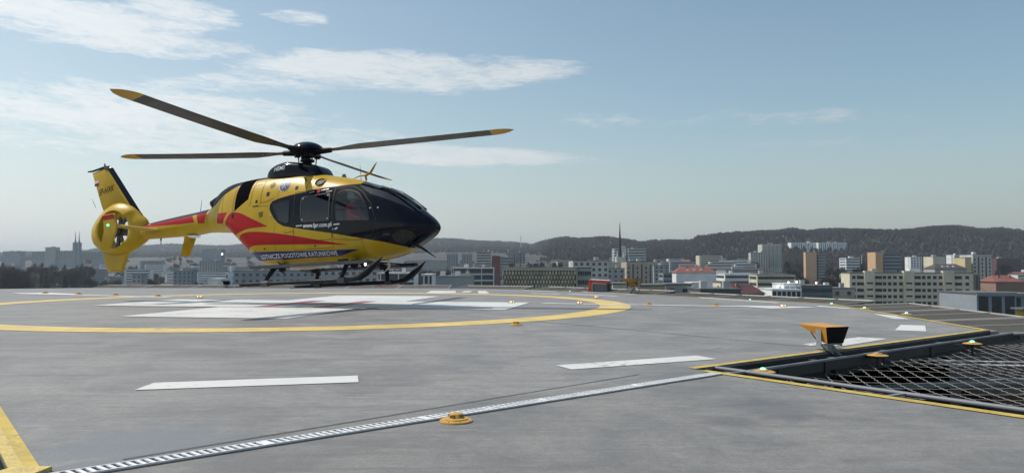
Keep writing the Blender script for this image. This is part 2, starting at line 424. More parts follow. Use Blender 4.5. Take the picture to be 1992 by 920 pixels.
for key in sorted(PARTS, key=lambda k: ('window' in k[0] or 'wind' in k[0], k)):
    L = PARTS[key]; idx = {}; vs_, fs, ms, nr = [], [], [], []
    for f, m_ in L:
        q = []
        for v in f.verts:
            if v.index not in idx or True:
                k_ = id(v)
                if k_ not in idx: idx[k_] = len(vs_); vs_.append(tuple(v.co)); nr.append(tuple(v.normal))
            q.append(idx[id(v)])
        fs.append(q); ms.append(m_)
    me = bpy.data.meshes.new(key[0]); me.from_pydata(vs_, [], fs)
    gl = 'wind' in key[0]
    for mm in ([GLASSF if key[0] == 'windshield' else GLASSP if key[0] == 'front_door_window' else GLASSM] if gl else [YEL, NAVY, RED, BLUEP, BLK, MATTE]): me.materials.append(mm)
    me.polygons.foreach_set('material_index', [0 if gl else m_ for m_ in ms])
    me.polygons.foreach_set('use_smooth', [True] * len(fs))
    me.normals_split_custom_set_from_vertices(nr)
    o = bpy.data.objects.new(key[0], me); COL.objects.link(o)
    par = heli
    if key[0] == 'sliding_door_window': par = HP[('sliding_door', key[1])]
    if key[0] == 'front_door_window': par = HP[('front_door', key[1])]
    o.parent = par; HP[key] = o
bm.free()
fus = HP[('fuselage', '')]

# ---- decals that follow the hull: ribbons, discs, lettering
def onhull(x, z, s, off=.004, tab=ST): return (x, s * (hull_y(x, z, tab) + off), z)
def ribbon(mb, P, w, closed=True, off=.003, m=0, sides=(-1, 1), step=.05):
    pts = []
    n = len(P)
    for i in range(n if closed else n - 1):
        a, b = Vector(P[i]), Vector(P[(i + 1) % n]); k = max(1, int((b - a).length / step))
        for j in range(k): pts.append(a.lerp(b, j / k))
    if not closed: pts.append(Vector(P[-1]))
    n = len(pts)
    for s in sides:
        L = []
        for i, p in enumerate(pts):
            a = pts[i - 1] if (closed or i) else p; b = pts[(i + 1) % n] if (closed or i < n - 1) else p
            d = (b - a); d = d.normalized() if d.length > 1e-9 else Vector((1, 0)); q = Vector((-d.y, d.x)) * w / 2
            L.append((onhull(p.x + q.x, p.y + q.y, s, off), onhull(p.x - q.x, p.y - q.y, s, off)))
        vs_ = [v for pr in L for v in pr]
        fs = [(2 * i, 2 * i + 1, (2 * i + 3) % (2 * n), (2 * i + 2) % (2 * n)) for i in range(n if closed else n - 1)]
        mb.add(vs_, fs, m)
def disc(mb, cx, cz, r, off, m=0, sides=(-1, 1), n=28, r0=0):
    for s in sides:
        vs_ = []; ks = (r0, (r + r0) / 2, r)
        for rr in ks:
            for j in range(n):
                a = 2 * math.pi * j / n; vs_.append(onhull(cx + rr * math.cos(a), cz + rr * math.sin(a), s, off))
        mb.add(vs_, [(i * n + j, i * n + (j + 1) % n, (i + 1) * n + (j + 1) % n, (i + 1) * n + j) for i in range(2) for j in range(n)], m)
mb = MB()
for P in (D_SLIDE, D_FRONT): ribbon(mb, P, .011)
ribbon(mb, [(.18, 2.125), (.18, .55)], .006, False)
ribbon(mb, [(-.80, 2.52), (-.78, 1.95), (-.62, 1.97), (-.4, 2.03)], .010, False)
ribbon(mb, [(-1.07, 2.50), (-1.07, 1.98), (-1.12, 1.9)], .010, False)
ribbon(mb, [(-1.63, 2.42), (-1.63, 1.75)], .010, False)
ribbon(mb, [(.45, 2.60), (.45, 2.16)], .010, False)
ribbon(mb, [(-1.05, 2.40), (-.85, 2.43)], .008, False)
ribbon(mb, [(1.22, .96), (1.22, .82)], .010, False)
ribbon(mb, [(-.1, 1.22), (.0, 1.2), (.2, 1.23)], .012, False)
ribbon(mb, [(.2, .80), (1.25, .80)], .008, False)
ribbon(mb, [(-.9, 1.02), (.17, 1.0)], .006, False); ribbon(mb, [(-.35, 1.36), (-.35, .52)], .006, False); ribbon(mb, [(-2.05, 2.2), (-2.05, 1.45)], .008, False); ribbon(mb, [(-1.05, 1.9), (-.55, 1.86)], .006, False); ribbon(mb, [(1.95, .95), (1.95, .56)], .006, False); ribbon(mb, [(-.3, 2.62), (-.3, 2.05)], .006, False)
for q in range(16): disc(mb, -1.0 + q * .07, 1.955, .006, .005, n=6)
for q in range(14): disc(mb, .25 + q * .07, .775 + .0, .005, .008, n=6)
ribbon(mb, [(2.2, .95), (2.5, .85), (2.9, .75)], .008, False)
build_split(mb, 'panel_gap', LINE, fus, 0)
mb = MB()
for (cx, cz, w, h, k) in ((-.53, 2.36, .16, .15, 6), (-.74, 1.67, .11, .10, 5)):
    for i in range(k):
        z = cz + h * (i / (k - 1) - .5); q = math.sqrt(max(.1, 1 - (2 * (i / (k - 1) - .5)) ** 2)) if h > .12 else 1
        ribbon(mb, [(cx - w / 2 * q - .03 * (i / (k - 1) - .5), z - .01), (cx + w / 2 * q, z + .012)], .014, False)
build_split(mb, 'vent_louvre', BLK, fus, 0.3)
mb = MB()
for (x0, x1, z0, z1) in ((-.64, -.555, 2.10, 2.20), (-.93, -.87, 1.96, 2.03), (-1.66, -1.60, 1.66, 1.76), (.14, .22, 2.19, 2.28)):
    P = [(x0, z0), (x1, z0), (x1, z1), (x0, z1)]
    for s in (-1, 1): mb.add([onhull(a, b, s, .004) for a, b in P], [(0, 1, 2, 3)])
ribbon(mb, [(-.98, 1.87), (-.92, 1.885), (-.82, 1.89)], .022, False, .008)
ribbon(mb, [(.23, 2.52), (.40, 2.38)], .024, False, .01)
for (cx, cz, r) in ((-1.2, .89, .02), (-.65, .87, .022), (.75, .86, .022), (-.42, .54, .03), (-.95, .84, .016)): disc(mb, cx, cz, r, .006)
build_split(mb, 'access_hatch', BLK, fus, 0)
# engine air intake: raised yellow lip round a black disc painted as the dark hole
mb = MB()
for s in (-1, 1):
    for i in range(12):
        a0 = 2 * math.pi * i / 12; a1 = 2 * math.pi * (i + 1) / 12
        P = [(.75 + .11 * math.cos(a) * k, 2.345 + .085 * math.sin(a) * k, o_) for a, k, o_ in ((a0, 1, .035), (a1, 1, .035), (a1, .55, -.05), (a0, .55, -.05))]
        mb.add([onhull(p[0], p[1], s, p[2]) for p in P], [(0, 1, 2, 3)], 1)
        P = [(.75 + .11 * math.cos(a) * k, 2.345 + .085 * math.sin(a) * k, o_) for a, k, o_ in ((a0, 1, .035), (a1, 1, .035), (a1, 1.3, -.004), (a0, 1.3, -.004))]
        mb.add([onhull(p[0], p[1], s, p[2]) for p in P], [(0, 1, 2, 3)], 0)
    mb.add([onhull(.75 + .11 * math.cos(2 * math.pi * j / 12), 2.345 + .085 * math.sin(2 * math.pi * j / 12), s, .012) for j in range(12)], [tuple(range(12))], 1)
build_split(mb, 'air_intake', [YEL, BLK], fus, .6, 60)
# six-armed ambulance emblem
mb = MB()
disc(mb, -.18, 2.335, .155, .005, 0); disc(mb, -.18, 2.335, .141, .011, 1); disc(mb, -.18, 2.335, .086, .017, 0)
for k in range(3):
    a = math.pi / 2 + k * math.pi / 3; d = Vector((math.cos(a), math.sin(a))) * .080
    ribbon(mb, [(-.18 - d.x, 2.335 - d.y), (-.18 + d.x, 2.335 + d.y)], .044, False, .023, 1)
ribbon(mb, [(-.18, 2.275), (-.18, 2.395)], .009, False, .028, 0)
ribbon(mb, [(-.195, 2.30), (-.165, 2.325), (-.195, 2.35), (-.168, 2.375)], .006, False, .028, 0)
for k in range(18):
    a = 2 * math.pi * k / 18
    disc(mb, -.18 + .112 * math.cos(a), 2.335 + .112 * math.sin(a), .0045, .016, 0, n=6)
build_split(mb, 'emblem', [WHITEP, BLUE2], fus, .5)

def textpts(body, size, bold=0.0, shear=0.0):
    cu = bpy.data.curves.new('t', 'FONT'); cu.body = body; cu.size = size; cu.offset = bold; cu.shear = shear; cu.resolution_u = 3
    ob = bpy.data.objects.new('t', cu); COL.objects.link(ob)
    bpy.context.view_layer.update()
    me = bpy.data.meshes.new_from_object(ob.evaluated_get(bpy.context.evaluated_depsgraph_get()))
    vs_ = [tuple(v.co) for v in me.vertices]; fs = [tuple(p.vertices) for p in me.polygons]
    bpy.data.objects.remove(ob); bpy.data.curves.remove(cu); bpy.data.meshes.remove(me)
    return vs_, fs
def lettering(name, body, x0, x1, z0, z1, h, mat, parent, fy, bold=0.004, shear=0.0, both=True):
    # stretched between (x0,z0) and (x1,z1) baseline; fy(x,z) gives |y|
    vs_, fs = textpts(body, 1.0, bold / h, shear)
    mn = min(v[0] for v in vs_); mxx = max(v[0] for v in vs_); my = max(v[1] for v in vs_); mny = min(v[1] for v in vs_)
    hh = my if my > 0 else 1
    for s in ((-1, 1) if both else (-1,)):
        mb = MB(); L = []
        for v in vs_:
            u = (v[0] - mn) / (mxx - mn); u = u if s < 0 else 1 - u
            x = x0 + (x1 - x0) * u; z = z0 + (z1 - z0) * u + v[1] / hh * h
            L.append((x, s * (fy(x, z)), z))
        mb.add(L, fs)
        mb.build(name, mat, parent, recalc=False)
lettering('side_lettering', 'LOTNICZE POGOTOWIE RATUNKOWE', -.82, 1.27, .648, .634, .095, WHITEP, fus, lambda x, z: hull_y(x, z) + .006, bold=.0012)
lettering('web_lettering', 'www.lpr.com.pl', .44, 1.20, 1.285, 1.27, .10, WHITEP, fus, lambda x, z: hull_y(x, z) + .006, bold=.002)
# door handles, small white markings, red beacon by the door rail
mb = MB()
for (x0, x1, z) in ((.26, .42, 1.335), (1.26, 1.42, 1.305)): ribbon(mb, [(x0, z), (x1, z + .004)], .030, False, .012)
ribbon(mb, [(1.235, 1.20), (1.25, 1.215)], .03, False, .01); ribbon(mb, [(1.29, 1.20), (1.37, 1.23)], .034, False, .012)
ribbon(mb, [(.55, 2.085), (.68, 2.10)], .016, False, .01); ribbon(mb, [(.86, 2.12), (1.05, 2.14)], .016, False, .01)
ribbon(mb, [(1.0, 2.075), (1.14, 2.085)], .012, False, .01)
disc(mb, -.47, 1.63, .022, .006); disc(mb, 2.33, 1.62, .022, .006); disc(mb, 2.16, 1.62, .03, .004, n=3)
build_split(mb, 'door_handle', METAL, fus, 0)
mb = MB(); disc(mb, .80, 2.105, .045, .012); build_split(mb, 'door_rail_marker', RED2, fus, 0)
# slim frames round the windows
for nm, P, key in (('window_frame', W_MID, 'sliding_door'), ('window_frame', W_REAR, None), ('window_frame', W_FRONT, 'front_door')):
    mb = MB(); ribbon(mb, P, .022, True, .005)
    build_split(mb, nm, STEPM if P is W_MID else BLK, HP[(key, 'r')] if key else fus)
mb = MB()
for (a, b) in ((.42, 1.955), (1.07, 1.99), (.425, 1.47), (1.095, 1.455)): disc(mb, a, b, .018, .012, n=10)
build_split(mb, 'window_fastener', METAL, fus, 0)
# cross bars of the front door window
mb = MB(); ribbon(mb, [(1.29, 1.83), (1.94, 1.83)], .018, False, .006); ribbon(mb, [(1.29, 1.63), (2.07, 1.63)], .016, False, .006); ribbon(mb, [(1.60, 1.62), (1.60, 1.83)], .014, False, .006)
build_split(mb, 'window_bar', BLK, HP[('front_door', 'r')], 0)
# wipers
mb = MB()
for s in (-1, 1):
    def top(x, y, o=.025):
        _, zt, zc, zb, w, nu, nl = hull_par(x); return (x, y, zc + (zt - zc) * (1 - min(.99, abs(y) / w) ** nu) ** (1 / nu) + o)
    pts = [top(3.10, s * .12), top(2.95, s * .14), top(2.75, s * .16), top(2.45, s * .18), top(2.15, s * .22)]
    mb.tube(pts, [.02, .012, .010, .009, .006], 6); mb.tube([top(2.80, s * .17), top(2.5, s * .24, .02), top(2.2, s * .32, .015)], .010, 6)
build_split(mb, 'wiper', BLK, heli, .2)

# ---- mast fairing, mast, rotor
FT = np.array([(-1.05, 2.66, 2.5, 2.4, .12, 3, 2.2), (-.95, 2.73, 2.5, 2.4, .30, 4, 2.2), (-.80, 2.85, 2.5, 2.4, .41, 4.5, 2.2), (-.6, 2.925, 2.5, 2.4, .45, 5, 2.2),
               (-.38, 2.96, 2.5, 2.4, .46, 5, 2.2), (0, 2.91, 2.5, 2.4, .45, 5, 2.2), (.28, 2.85, 2.5, 2.4, .42, 5, 2.2), (.44, 2.80, 2.5, 2.4, .38, 4.5, 2.2),
               (.50, 2.74, 2.48, 2.4, .35, 4, 2.2), (.60, 2.58, 2.45, 2.4, .26, 3, 2.2)])
v_, f_ = loft(FT, [-1.05 + 1.65 * i / 40 for i in range(41)], 40)
fair = MB().add(v_, f_).build('mast_fairing', NAVY, heli, smooth=50)
lettering('fairing_lettering', 'HEMS', -.62, -.30, 2.72, 2.745, .10, WHITEP, fair, lambda x, z: hull_y(x, z, FT) + .006, bold=.001, shear=.2)
mb = MB(); ribb = [(-.86, 2.665), (-.66, 2.70)]
for s in (-1, 1): mb.tube([(-.88, s * .33, 2.655), (-.66, s * .40, 2.685)], .02, 6)
build_split(mb, 'grab_rail', METAL, fair)
mb = MB()
mb.lathe([(.12, 2.86), (.10, 2.95), (.075, 3.0), (.075, 3.06), (.15, 3.08), (.16, 3.16), (.22, 3.18), (.30, 3.22), (.30, 3.27), (.2, 3.29)], 20)
for k in range(4):
    a = R(8 + 90 * k + 45)
    mb.tube([(.2 * math.cos(a), .2 * math.sin(a), 2.88), (.26 * math.cos(a + .3), .26 * math.sin(a + .3), 3.12)], .014, 6)
    mb.box((.24 * math.cos(a), .24 * math.sin(a), 3.09), (.12, .10, .07), rz=a)
mb.lathe([(.17, 2.97), (.17, 3.01)], 16)
mb.lathe([(.41, 3.22), (.405, 3.245), (.37, 3.31), (.29, 3.375), (.18, 3.42), (.06, 3.44)], 32, 1)
hub = mb.build('rotor_hub', [BLK, NAVY], heli, smooth=50)
def blade(az, cone, twist0=12, twist1=8):
    mb = MB(); rows = []
    ns = 46
    rad = [.25 + (5.1 - .25) * i / (ns - 1) for i in range(ns)]
    for r in rad:
        ch = np.interp(r, [.25, .55, .85, 1.15, 1.45, 4.75, 4.95, 5.05, 5.10], [.18, .15, .17, .28, .36, .36, .26, .13, .02])
        th = np.interp(r, [.25, .7, 1.2, 5.1], [.09, .075, .045, .018])
        sweep = np.interp(r, [0, 4.7, 4.95, 5.1], [0, 0, -.045, -.12])
        tw = R(np.interp(r, [.6, 5.1], [twist0, twist1]))
        z = 3.205 + cone * (r / 5.1) ** 1.3
        prof = []
        for u, t in ((0, 0), (.06, .6), (.3, 1), (.65, .6), (1, .06), (1, -.06), (.65, -.35), (.3, -.6), (.06, -.45)):
            y = (.28 - u) * ch + sweep; zz = t * th / 2
            prof.append((r, y * math.cos(tw) - zz * math.sin(tw), z + y * math.sin(tw) + zz * math.cos(tw)))
        rows.append(prof)
    rot = Matrix.Rotation(az, 3, 'Z'); k = 9
    def sec(i0, i1, m):
        vs_ = [rot @ Vector(p) for i in range(i0, i1 + 1) for p in rows[i]]
        nn = i1 - i0
        fs = [(i * k + j, i * k + (j + 1) % k, (i + 1) * k + (j + 1) % k, (i + 1) * k + j) for i in range(nn) for j in range(k)]
        fs += [tuple(reversed(range(k))), tuple(nn * k + j for j in range(k))]
        return MB().add(vs_, fs, m)
    cut = ns - 6
    b = sec(0, cut, 0).build('rotor_blade', BLADE, heli, smooth=35)
    # root screws and the trim tab
    sec(cut, ns - 1, 0).build('blade_tip', BLADEY, b, smooth=35)
    t_ = MB(); t_.tube([rot @ Vector((.16, 0, 3.2)), rot @ Vector((.62, 0, 3.21))], [.085, .06], 10)
    t_.build('blade_root', BLK, b, smooth=40)
    t_ = MB()
    for rr, s_ in ((.95, .03), (1.02, .022), (1.16, .02)):
        tw = R(twist0 * .9); t_.box(rot @ Vector((rr, .0, 3.205 + cone * (rr / 5.1) ** 1.3 - .017)), (.05, s_, .006), rz=az, rx=tw)
    t_.build('root_plate', METAL, b)
    return b
for az_, cone, tw_ in ((264.5, .32, 12), (190.75, .24, 11), (8.25, .10, -8), (98.5, .14, 14)): blade(R(az_), cone, tw_, tw_ * .8)

# ---- tail boom
BT = np.array([(-5.05, 1.79, 1.60, 1.40, .155, 2.1, 2.1), (-4.6, 1.85, 1.62, 1.40, .185, 2.1, 2.1), (-3.9, 1.93, 1.66, 1.40, .22, 2.1, 2.1), (-3.3, 1.99, 1.70, 1.41, .25, 2.1, 2.1), (-2.82, 2.04, 1.73, 1.45, .275, 2.15, 2.15), (-2.7, 2.04, 1.73, 1.45, .275, 2.15, 2.15)])
v_, f_ = loft(BT, [-5.05 + 2.3 * i / 40 for i in range(41)], 48)
bm = bmesh.new(); bv = [bm.verts.new(p) for p in v_]
for f in f_: bm.faces.new([bv[i] for i in f])
bmesh.ops.recalc_face_normals(bm, faces=bm.faces)
BR = [[(-5.2, 1.80), (-4.3, 1.82), (-3.30, 1.90), (-3.18, 1.70), (-3.7, 1.69), (-4.5, 1.70), (-5.2, 1.70)], [(-3.15, 1.91), (-2.78, 1.93), (-2.86, 1.66), (-3.06, 1.67)]]
BSP = [(-5.2, 1.735), (-4.6, 1.775), (-3.9, 1.835), (-3.3, 1.890), (-2.6, 1.935), (-2.6, 2.3), (-5.2, 2.3)]
for P in BR + [BSP]: cutpoly(P)
me = bpy.data.meshes.new('tail_boom'); ms = []
for f in bm.faces:
    c = f.calc_center_median(); q = 0
    if any(inpoly(c.x, c.z, P) for P in BR): q = 1
    if inpoly(c.x, c.z, BSP): q = 2
    f.material_index = q; f.smooth = True
bm.to_mesh(me); bm.free()
for mm in (YEL, RED, NAVY): me.materials.append(mm)
boom = bpy.data.objects.new('tail_boom', me); COL.objects.link(boom); boom.parent = heli
mb = MB(); mb.lathe([(.30, -2.80), (.30, -2.755)], 32, axis='X', c=(0, 0, 1.74)); mb.build('boom_collar', YEL, boom, smooth=40)
mb = MB(); mb.tube([(-4.52, 0, 1.43), (-4.52, 0, 1.25)], [.02, .006], 6); mb.tube([(-3.19, 0, 2.30), (-3.24, 0, 1.98)], [.004, .008], 5); mb.lathe([(.03, 1.36), (.012, 1.40)], 8, c=(-4.52, 0, 0))
mb.build('boom_antenna', BLK, boom)
mb = MB(); mb.lathe([(.02, 1.345), (.12, 1.36), (.17, 1.40)], 20, c=(-3.42, 0, 0)); mb.build('antenna_dome', WHITEP, boom, smooth=60)
# ---- shrouded tail rotor
cx, cz, rd = -5.93, 1.69, .50
OUT = [(0, 1.02), (12, .98), (25, .85), (40, .80), (60, .76), (80, .74), (100, .74), (120, .74), (140, .78), (160, .88), (175, .97), (187, .98), (200, .94), (215, .82), (232, .72), (255, .66), (275, .66), (295, .68), (315, .74), (330, .86), (345, 1.05), (352, 1.06), (360, 1.02)]
PROF = [(0, 0, .17), (0, 0, .225), (.02, .25, .25), (.06, .0, .262), (.30, 0, .235), (.65, 0, .16), (.88, 0, .10), (.97, 0, .05), (1.0, 0, 0)]
na = 72; rows = []
for j in range(na):
    a = 360 * j / na; ro = np.interp(a, [p[0] for p in OUT], [p[1] for p in OUT]); ca, sa = math.cos(R(a)), math.sin(R(a))
    thick = 1.0 if not (a < 40 or a > 320) else .8
    pts = []
    half = [(0, .0)] + [(t, y * thick) for t, _, y in PROF]
    for t, y in half: pts.append((rd + (ro - rd) * t, -y))
    for t, y in reversed(half[:-1]): pts.append((rd + (ro - rd) * t, y))
    rows.append([(cx + r_ * ca, y, cz + r_ * sa) for r_, y in pts[:-1]])
k = len(rows[0]); v_ = [p for r_ in rows for p in r_]
f_ = [(i * k + j, i * k + (j + 1) % k, ((i + 1) % na) * k + (j + 1) % k, ((i + 1) % na) * k + j) for i in range(na) for j in range(k)]
shroud = MB().add(v_, f_).build('tail_rotor_shroud', YEL, heli, smooth=55)
mb = MB(); mb.lathe([(.10, -.17), (.13, -.12), (.13, .14), (.09, .17)], 18, c=(cx, 0, cz), axis='Y')
for i in range(10):
    a = R(36 * i + 8 + (6 if i % 2 else 0)); d = Vector((math.cos(a), 0, math.sin(a)))
    mb.box(Vector((cx, -.04, cz)) + d * .30, (.40, .035, .085), rz=0, ry=-a, rx=.0)
tr = mb.build('tail_rotor', pm('tail_rotor_grey', (.05, .045, .042), .5, var=.2), shroud)
mb = MB()
for i in range(5):
    a = R(72 * i + 30); d = Vector((math.cos(a), 0, math.sin(a))); mb.tube([Vector((cx, .12, cz)) + d * .12, Vector((cx, .13, cz)) + d * .5], .022, 6)
mb.build('stator_vane', pm('stator_grey', (.06, .055, .05), .5), shroud)
def plate(name, P, t, mat, parent, y=0.0, inset=.86, mats=None):
    n = len(P); cxx = sum(p[0] for p in P) / n; czz = sum(p[1] for p in P) / n
    ins = [(cxx + (p[0] - cxx) * inset, czz + (p[1] - czz) * inset) for p in P]
    v = [(p[0], y, p[1]) for p in P] + [(p[0], y - t / 2, p[1]) for p in ins] + [(p[0], y + t / 2, p[1]) for p in ins]
    f = [(i, (i + 1) % n, n + (i + 1) % n, n + i) for i in range(n)] + [((i + 1) % n, i, 2 * n + i, 2 * n + (i + 1) % n) for i in range(n)]
    f += [tuple(range(n, 2 * n)), tuple(reversed(range(2 * n, 3 * n)))]
    return MB().add(v, f).build(name, mat, parent, smooth=35)
FIN = [(-6.97, 3.31), (-6.55, 3.42), (-6.35, 3.41), (-5.02, 1.80), (-5.9, 1.95), (-6.45, 2.1), (-6.62, 2.42)]
fin = plate('tail_fin', FIN, .13, YEL, heli, inset=.80)
mb = MB()
lp = [(-6.50, 3.46), (-6.30, 3.43), (-6.22, 3.40), (-4.98, 1.84)]
lw = [.05, .085, .12, .13]
vs_ = []; 
for i, (x, z) in enumerate(lp):
    nx, nz = (-.79, -.61) if i > 1 else ((-.3, -.95) if i == 0 else (-.6, -.8))
    for (o_, y) in ((0, 0), (.35, -.035), (1, -.055), (1, .055), (.35, .035)):
        vs_.append((x + nx * lw[i] * o_, y, z + nz * lw[i] * o_))
mb.add(vs_, [(i * 5 + j, i * 5 + (j + 1) % 5, (i + 1) * 5 + (j + 1) % 5, (i + 1) * 5 + j) for i in range(3) for j in range(5)] + [(4, 3, 2, 1, 0), (15, 16, 17, 18, 19)])
mb.build('fin_leading_edge', NAVY, fin, smooth=45)
mb = MB(); mb.tube([(-7.13, 0, 3.375), (-6.95, 0, 3.375), (-6.5, 0, 3.45), (-6.34, 0, 3.44)], [.02, .03, .035, .03], 8); mb.tube([(-6.52, 0, 3.46), (-6.53, 0, 3.54)], [.022, .018], 8)
mb.build('fin_cap', NAVY, fin, smooth=45)
mb = MB(); mb.tube([(-6.82, 0, 2.36), (-6.96, 0, 2.62)], [.006, .004], 5); mb.build('fin_antenna', BLK, fin)
plate('ventral_fin', [(-6.56, 1.20), (-6.36, .64), (-6.28, .62), (-5.82, .60), (-5.76, .64), (-5.55, 1.15), (-6.0, 1.3)], .10, YEL, heli, inset=.85)
fy = lambda x, z: .074
lettering('registration_lettering', 'SP-HXK', -6.64, -6.10, 2.66, 2.77, .17, BLK, fin, fy, bold=.0, shear=.15)
mb = MB()
for s in (-1, 1):
    for (z0, m_) in ((3.00, 0), (2.93, 1)):
        mb.add([(-6.80, s * .070, z0), (-6.66, s * .070, z0 + .02), (-6.66, s * .070, z0 + .09), (-6.80, s * .070, z0 + .07)], [(0, 1, 2, 3)], m_)
mb.build('flag_marking', [WHITEP, RED2], fin, recalc=False)
# ---- horizontal stabiliser with end plates
mb = MB(); n = 9; vs_ = []
for s, (y, xl, xt, z) in enumerate(((-1.3, -4.52, -4.88, 1.62), (-.18, -4.36, -4.86, 1.60), (.18, -4.36, -4.86, 1.60), (1.3, -4.52, -4.88, 1.62))):
    for (u, t) in ((0, 0), (.12, .035), (.4, .05), (1, .006), (1, -.006), (.4, -.035), (.12, -.03)): vs_.append((xl + (xt - xl) * u, y, z + t))
mb.add(vs_, [(i * 7 + j, i * 7 + (j + 1) % 7, (i + 1) * 7 + (j + 1) % 7, (i + 1) * 7 + j) for i in range(3) for j in range(7)] + [tuple(range(7)), tuple(range(21, 28))])
stab = mb.build('tail_stabiliser', YEL, heli, smooth=45)
for s in (-1, 1):
    ep = plate('end_plate', [(-5.08, 1.90), (-4.66, 1.93), (-4.56, 1.64), (-4.62, 1.42), (-4.80, 1.03), (-5.12, 1.03), (-5.0, 1.50), (-5.02, 1.74)], .06, YEL, stab, y=s * 1.3, inset=.9)
    MB().add([(x, s * 1.3 + q * .033, z) for q in (-1, 1) for x, z in ((-5.06, 1.885), (-4.68, 1.912), (-4.64, 1.80), (-5.03, 1.77))], [(0, 1, 2, 3), (4, 5, 6, 7)]).build('red_band', RED2, ep, recalc=False)
    m_ = pm('green_position_lamp', (.1, .8, .4), .4, emit=((.1, 1, .5), 2.5)) if s < 0 else pm('red_position_lamp', (.6, .05, .05), .4)
    MB().lathe([(.005, -.03), (.022, -.02), (.026, 0), (.022, .02), (.005, .03)], 12, c=(-4.84, s * 1.34, 1.64), axis='X').build('position_lamp', m_, ep, smooth=60)

# ---- skids
for s in (-1, 1):
    mb = MB()
    pts = [(-1.12, s, .06), (-.9, s, .055), (0, s, .055), (1.2, s, .055), (1.85, s, .06), (2.05, s, .10), (2.22, s, .20), (2.40, s, .34), (2.60, s * .985, .51)]
    mb.tube(pts, [.045, .058, .058, .058, .06, .085, .095, .075, .012], 12, flat=.8)
    mb.box((-.8, s, .012), (.9, .05, .012)); mb.box((1.0, s, .012), (1.5, .05, .012))
    sk = mb.build('skid', SKID, heli, smooth=50)
    mb = MB()
    for x in (-.42, 1.6): mb.tube([(x - .09, s, .055), (x + .09, s, .055)], .068, 10)
    for x in (.1, .45, .85, 1.2): mb.lathe([(.012, -.03), (.012, .03)], 8, c=(x, s * 1.045, .06), axis='Y')
    build_split(mb, 'skid_clamp', STEPM, sk, 0, 50)
    mb = MB(); mb.box((.72, s * .93, .43), (3.1, .20, .045)); mb.box((.72, s * 1.03, .43), (3.1, .018, .075))
    for x in (-.3, 1.5): mb.tube([(x, s * .93, .41), (x, s * .78, .47)], .02, 6)
    mb.build('boarding_step', STEPM, heli)
for x, xt in ((-.40, -.30), (1.60, 1.62)):
    mb = MB(); mb.tube([(x - .04, -1.0, .07), (x, -.93, .22), (xt, -.84, .40), (xt, -.6, .47), (xt, 0, .49), (xt, .6, .47), (xt, .84, .40), (x, .93, .22), (x - .04, 1.0, .07)], [.045, .05, .055, .055, .055, .055, .055, .05, .045], 10)
    for s in (-1, 1): mb.box((xt + .05, s * .62, .40), (.14, .08, .12)); mb.tube([(xt + .05, s * .66, .33), (xt + .16, s * .70, .30)], .02, 6)
    mb.build('cross_tube', SKID, heli, smooth=45)
# belly: pod, lamps, sensors, wire cutters, antennas
v_, f_ = loft(np.array([(-.70, .50, .49, .48, .10, 2, 2), (-.5, .52, .48, .43, .30, 2.2, 2.2), (-.1, .52, .47, .395, .36, 2.2, 2.2), (.25, .52, .48, .42, .30, 2.2, 2.2), (.45, .50, .49, .48, .1, 2, 2)]), [-.7 + 1.15 * i / 16 for i in range(17)], 24)
MB().add(v_, f_).build('belly_pod', pm('pale_pod_paint', (.62, .50, .34), .4, var=.1), heli, smooth=60)
mb = MB(); mb.box((1.72, -.62, .44), (.34, .16, .11)); mb.lathe([(.05, 1.86), (.065, 1.95)], 14, c=(0, -.62, .40), axis='X'); mb.tube([(1.55, -.55, .50), (1.75, -.66, .40), (1.9, -.55, .47)], .022, 6)
mb.box((1.45, -.72, .50), (.22, .10, .06)); mb.box((2.35, .62, .42), (.42, .12, .07)); mb.tube([(1.9, -.2, .47), (2.2, .5, .44)], .02, 6)
lampb = mb.build('lamp_bracket', BLK, heli)
MB().lathe([(.036, 0), (.032, .012), (.001, .016)], 16, c=(1.95, -.62, .40), axis='X').build('landing_lamp', pm('warm_lamp', (1, .9, .8), .3, emit=((1, .78, .6), 5)), lampb)
MB().lathe([(.03, -.012), (.03, .0)], 12, c=(1.86, -.70, .43), axis='Y').build('belly_lamp_rim', METAL, lampb)
mb = MB(); mb.tube([(2.98, -.30, 1.06), (2.94, -.30, .80)], [.03, .05], 6, flat=.5); mb.tube([(2.84, -.28, .74), (3.0, -.28, .80), (3.2, -.27, .70), (3.50, -.26, .49)], [.02, .05, .045, .012], 8, flat=.6)
mb.build('wire_cutter', BLK, heli, smooth=50)
mb = MB(); mb.tube([(2.10, .1, .56), (2.14, .1, .36), (1.98, .1, .22)], [.07, .05, .008], 8, flat=.35); mb.build('belly_antenna', pm('cream_antenna', (.6, .52, .38), .45), heli, smooth=50)
mb = MB()
pl = [(1.28, 0, 2.45), (1.45, 0, 2.50), (1.62, 0, 2.50), (1.74, 0, 2.56), (1.84, 0, 2.70), (1.90, 0, 2.78)]
mb.tube(pl, [.012, .03, .05, .045, .03, .008], 8, flat=.5); mb.tube([(1.62, 0, 2.38), (1.60, 0, 2.50)], .04, 8, flat=.5)
mb.build('roof_wire_cutter', YEL, heli, smooth=50)
mb = MB(); mb.tube([(1.41, .12, 2.40), (1.38, .12, 2.80)], [.008, .003], 5); mb.box((1.02, 0, 2.535), (.12, .05, .09), taper=.5); mb.build('roof_antenna', STEPM, heli)
# exhausts at the back of the engine deck
mb = MB()
for s in (-1, 1): mb.tube([(-2.2, s * .17, 2.26), (-2.5, s * .17, 2.18), (-2.66, s * .17, 2.10)], [.13, .13, .125], 20, cap=False); mb.lathe([(.11, -2.6), (.11, -2.59)], 20, c=(0, s * .17, 2.12), axis='X')
build_split(mb, 'engine_exhaust', pm('burnt_exhaust', (.02, .018, .017), .6, .3, var=.3), heli, .25, 50)

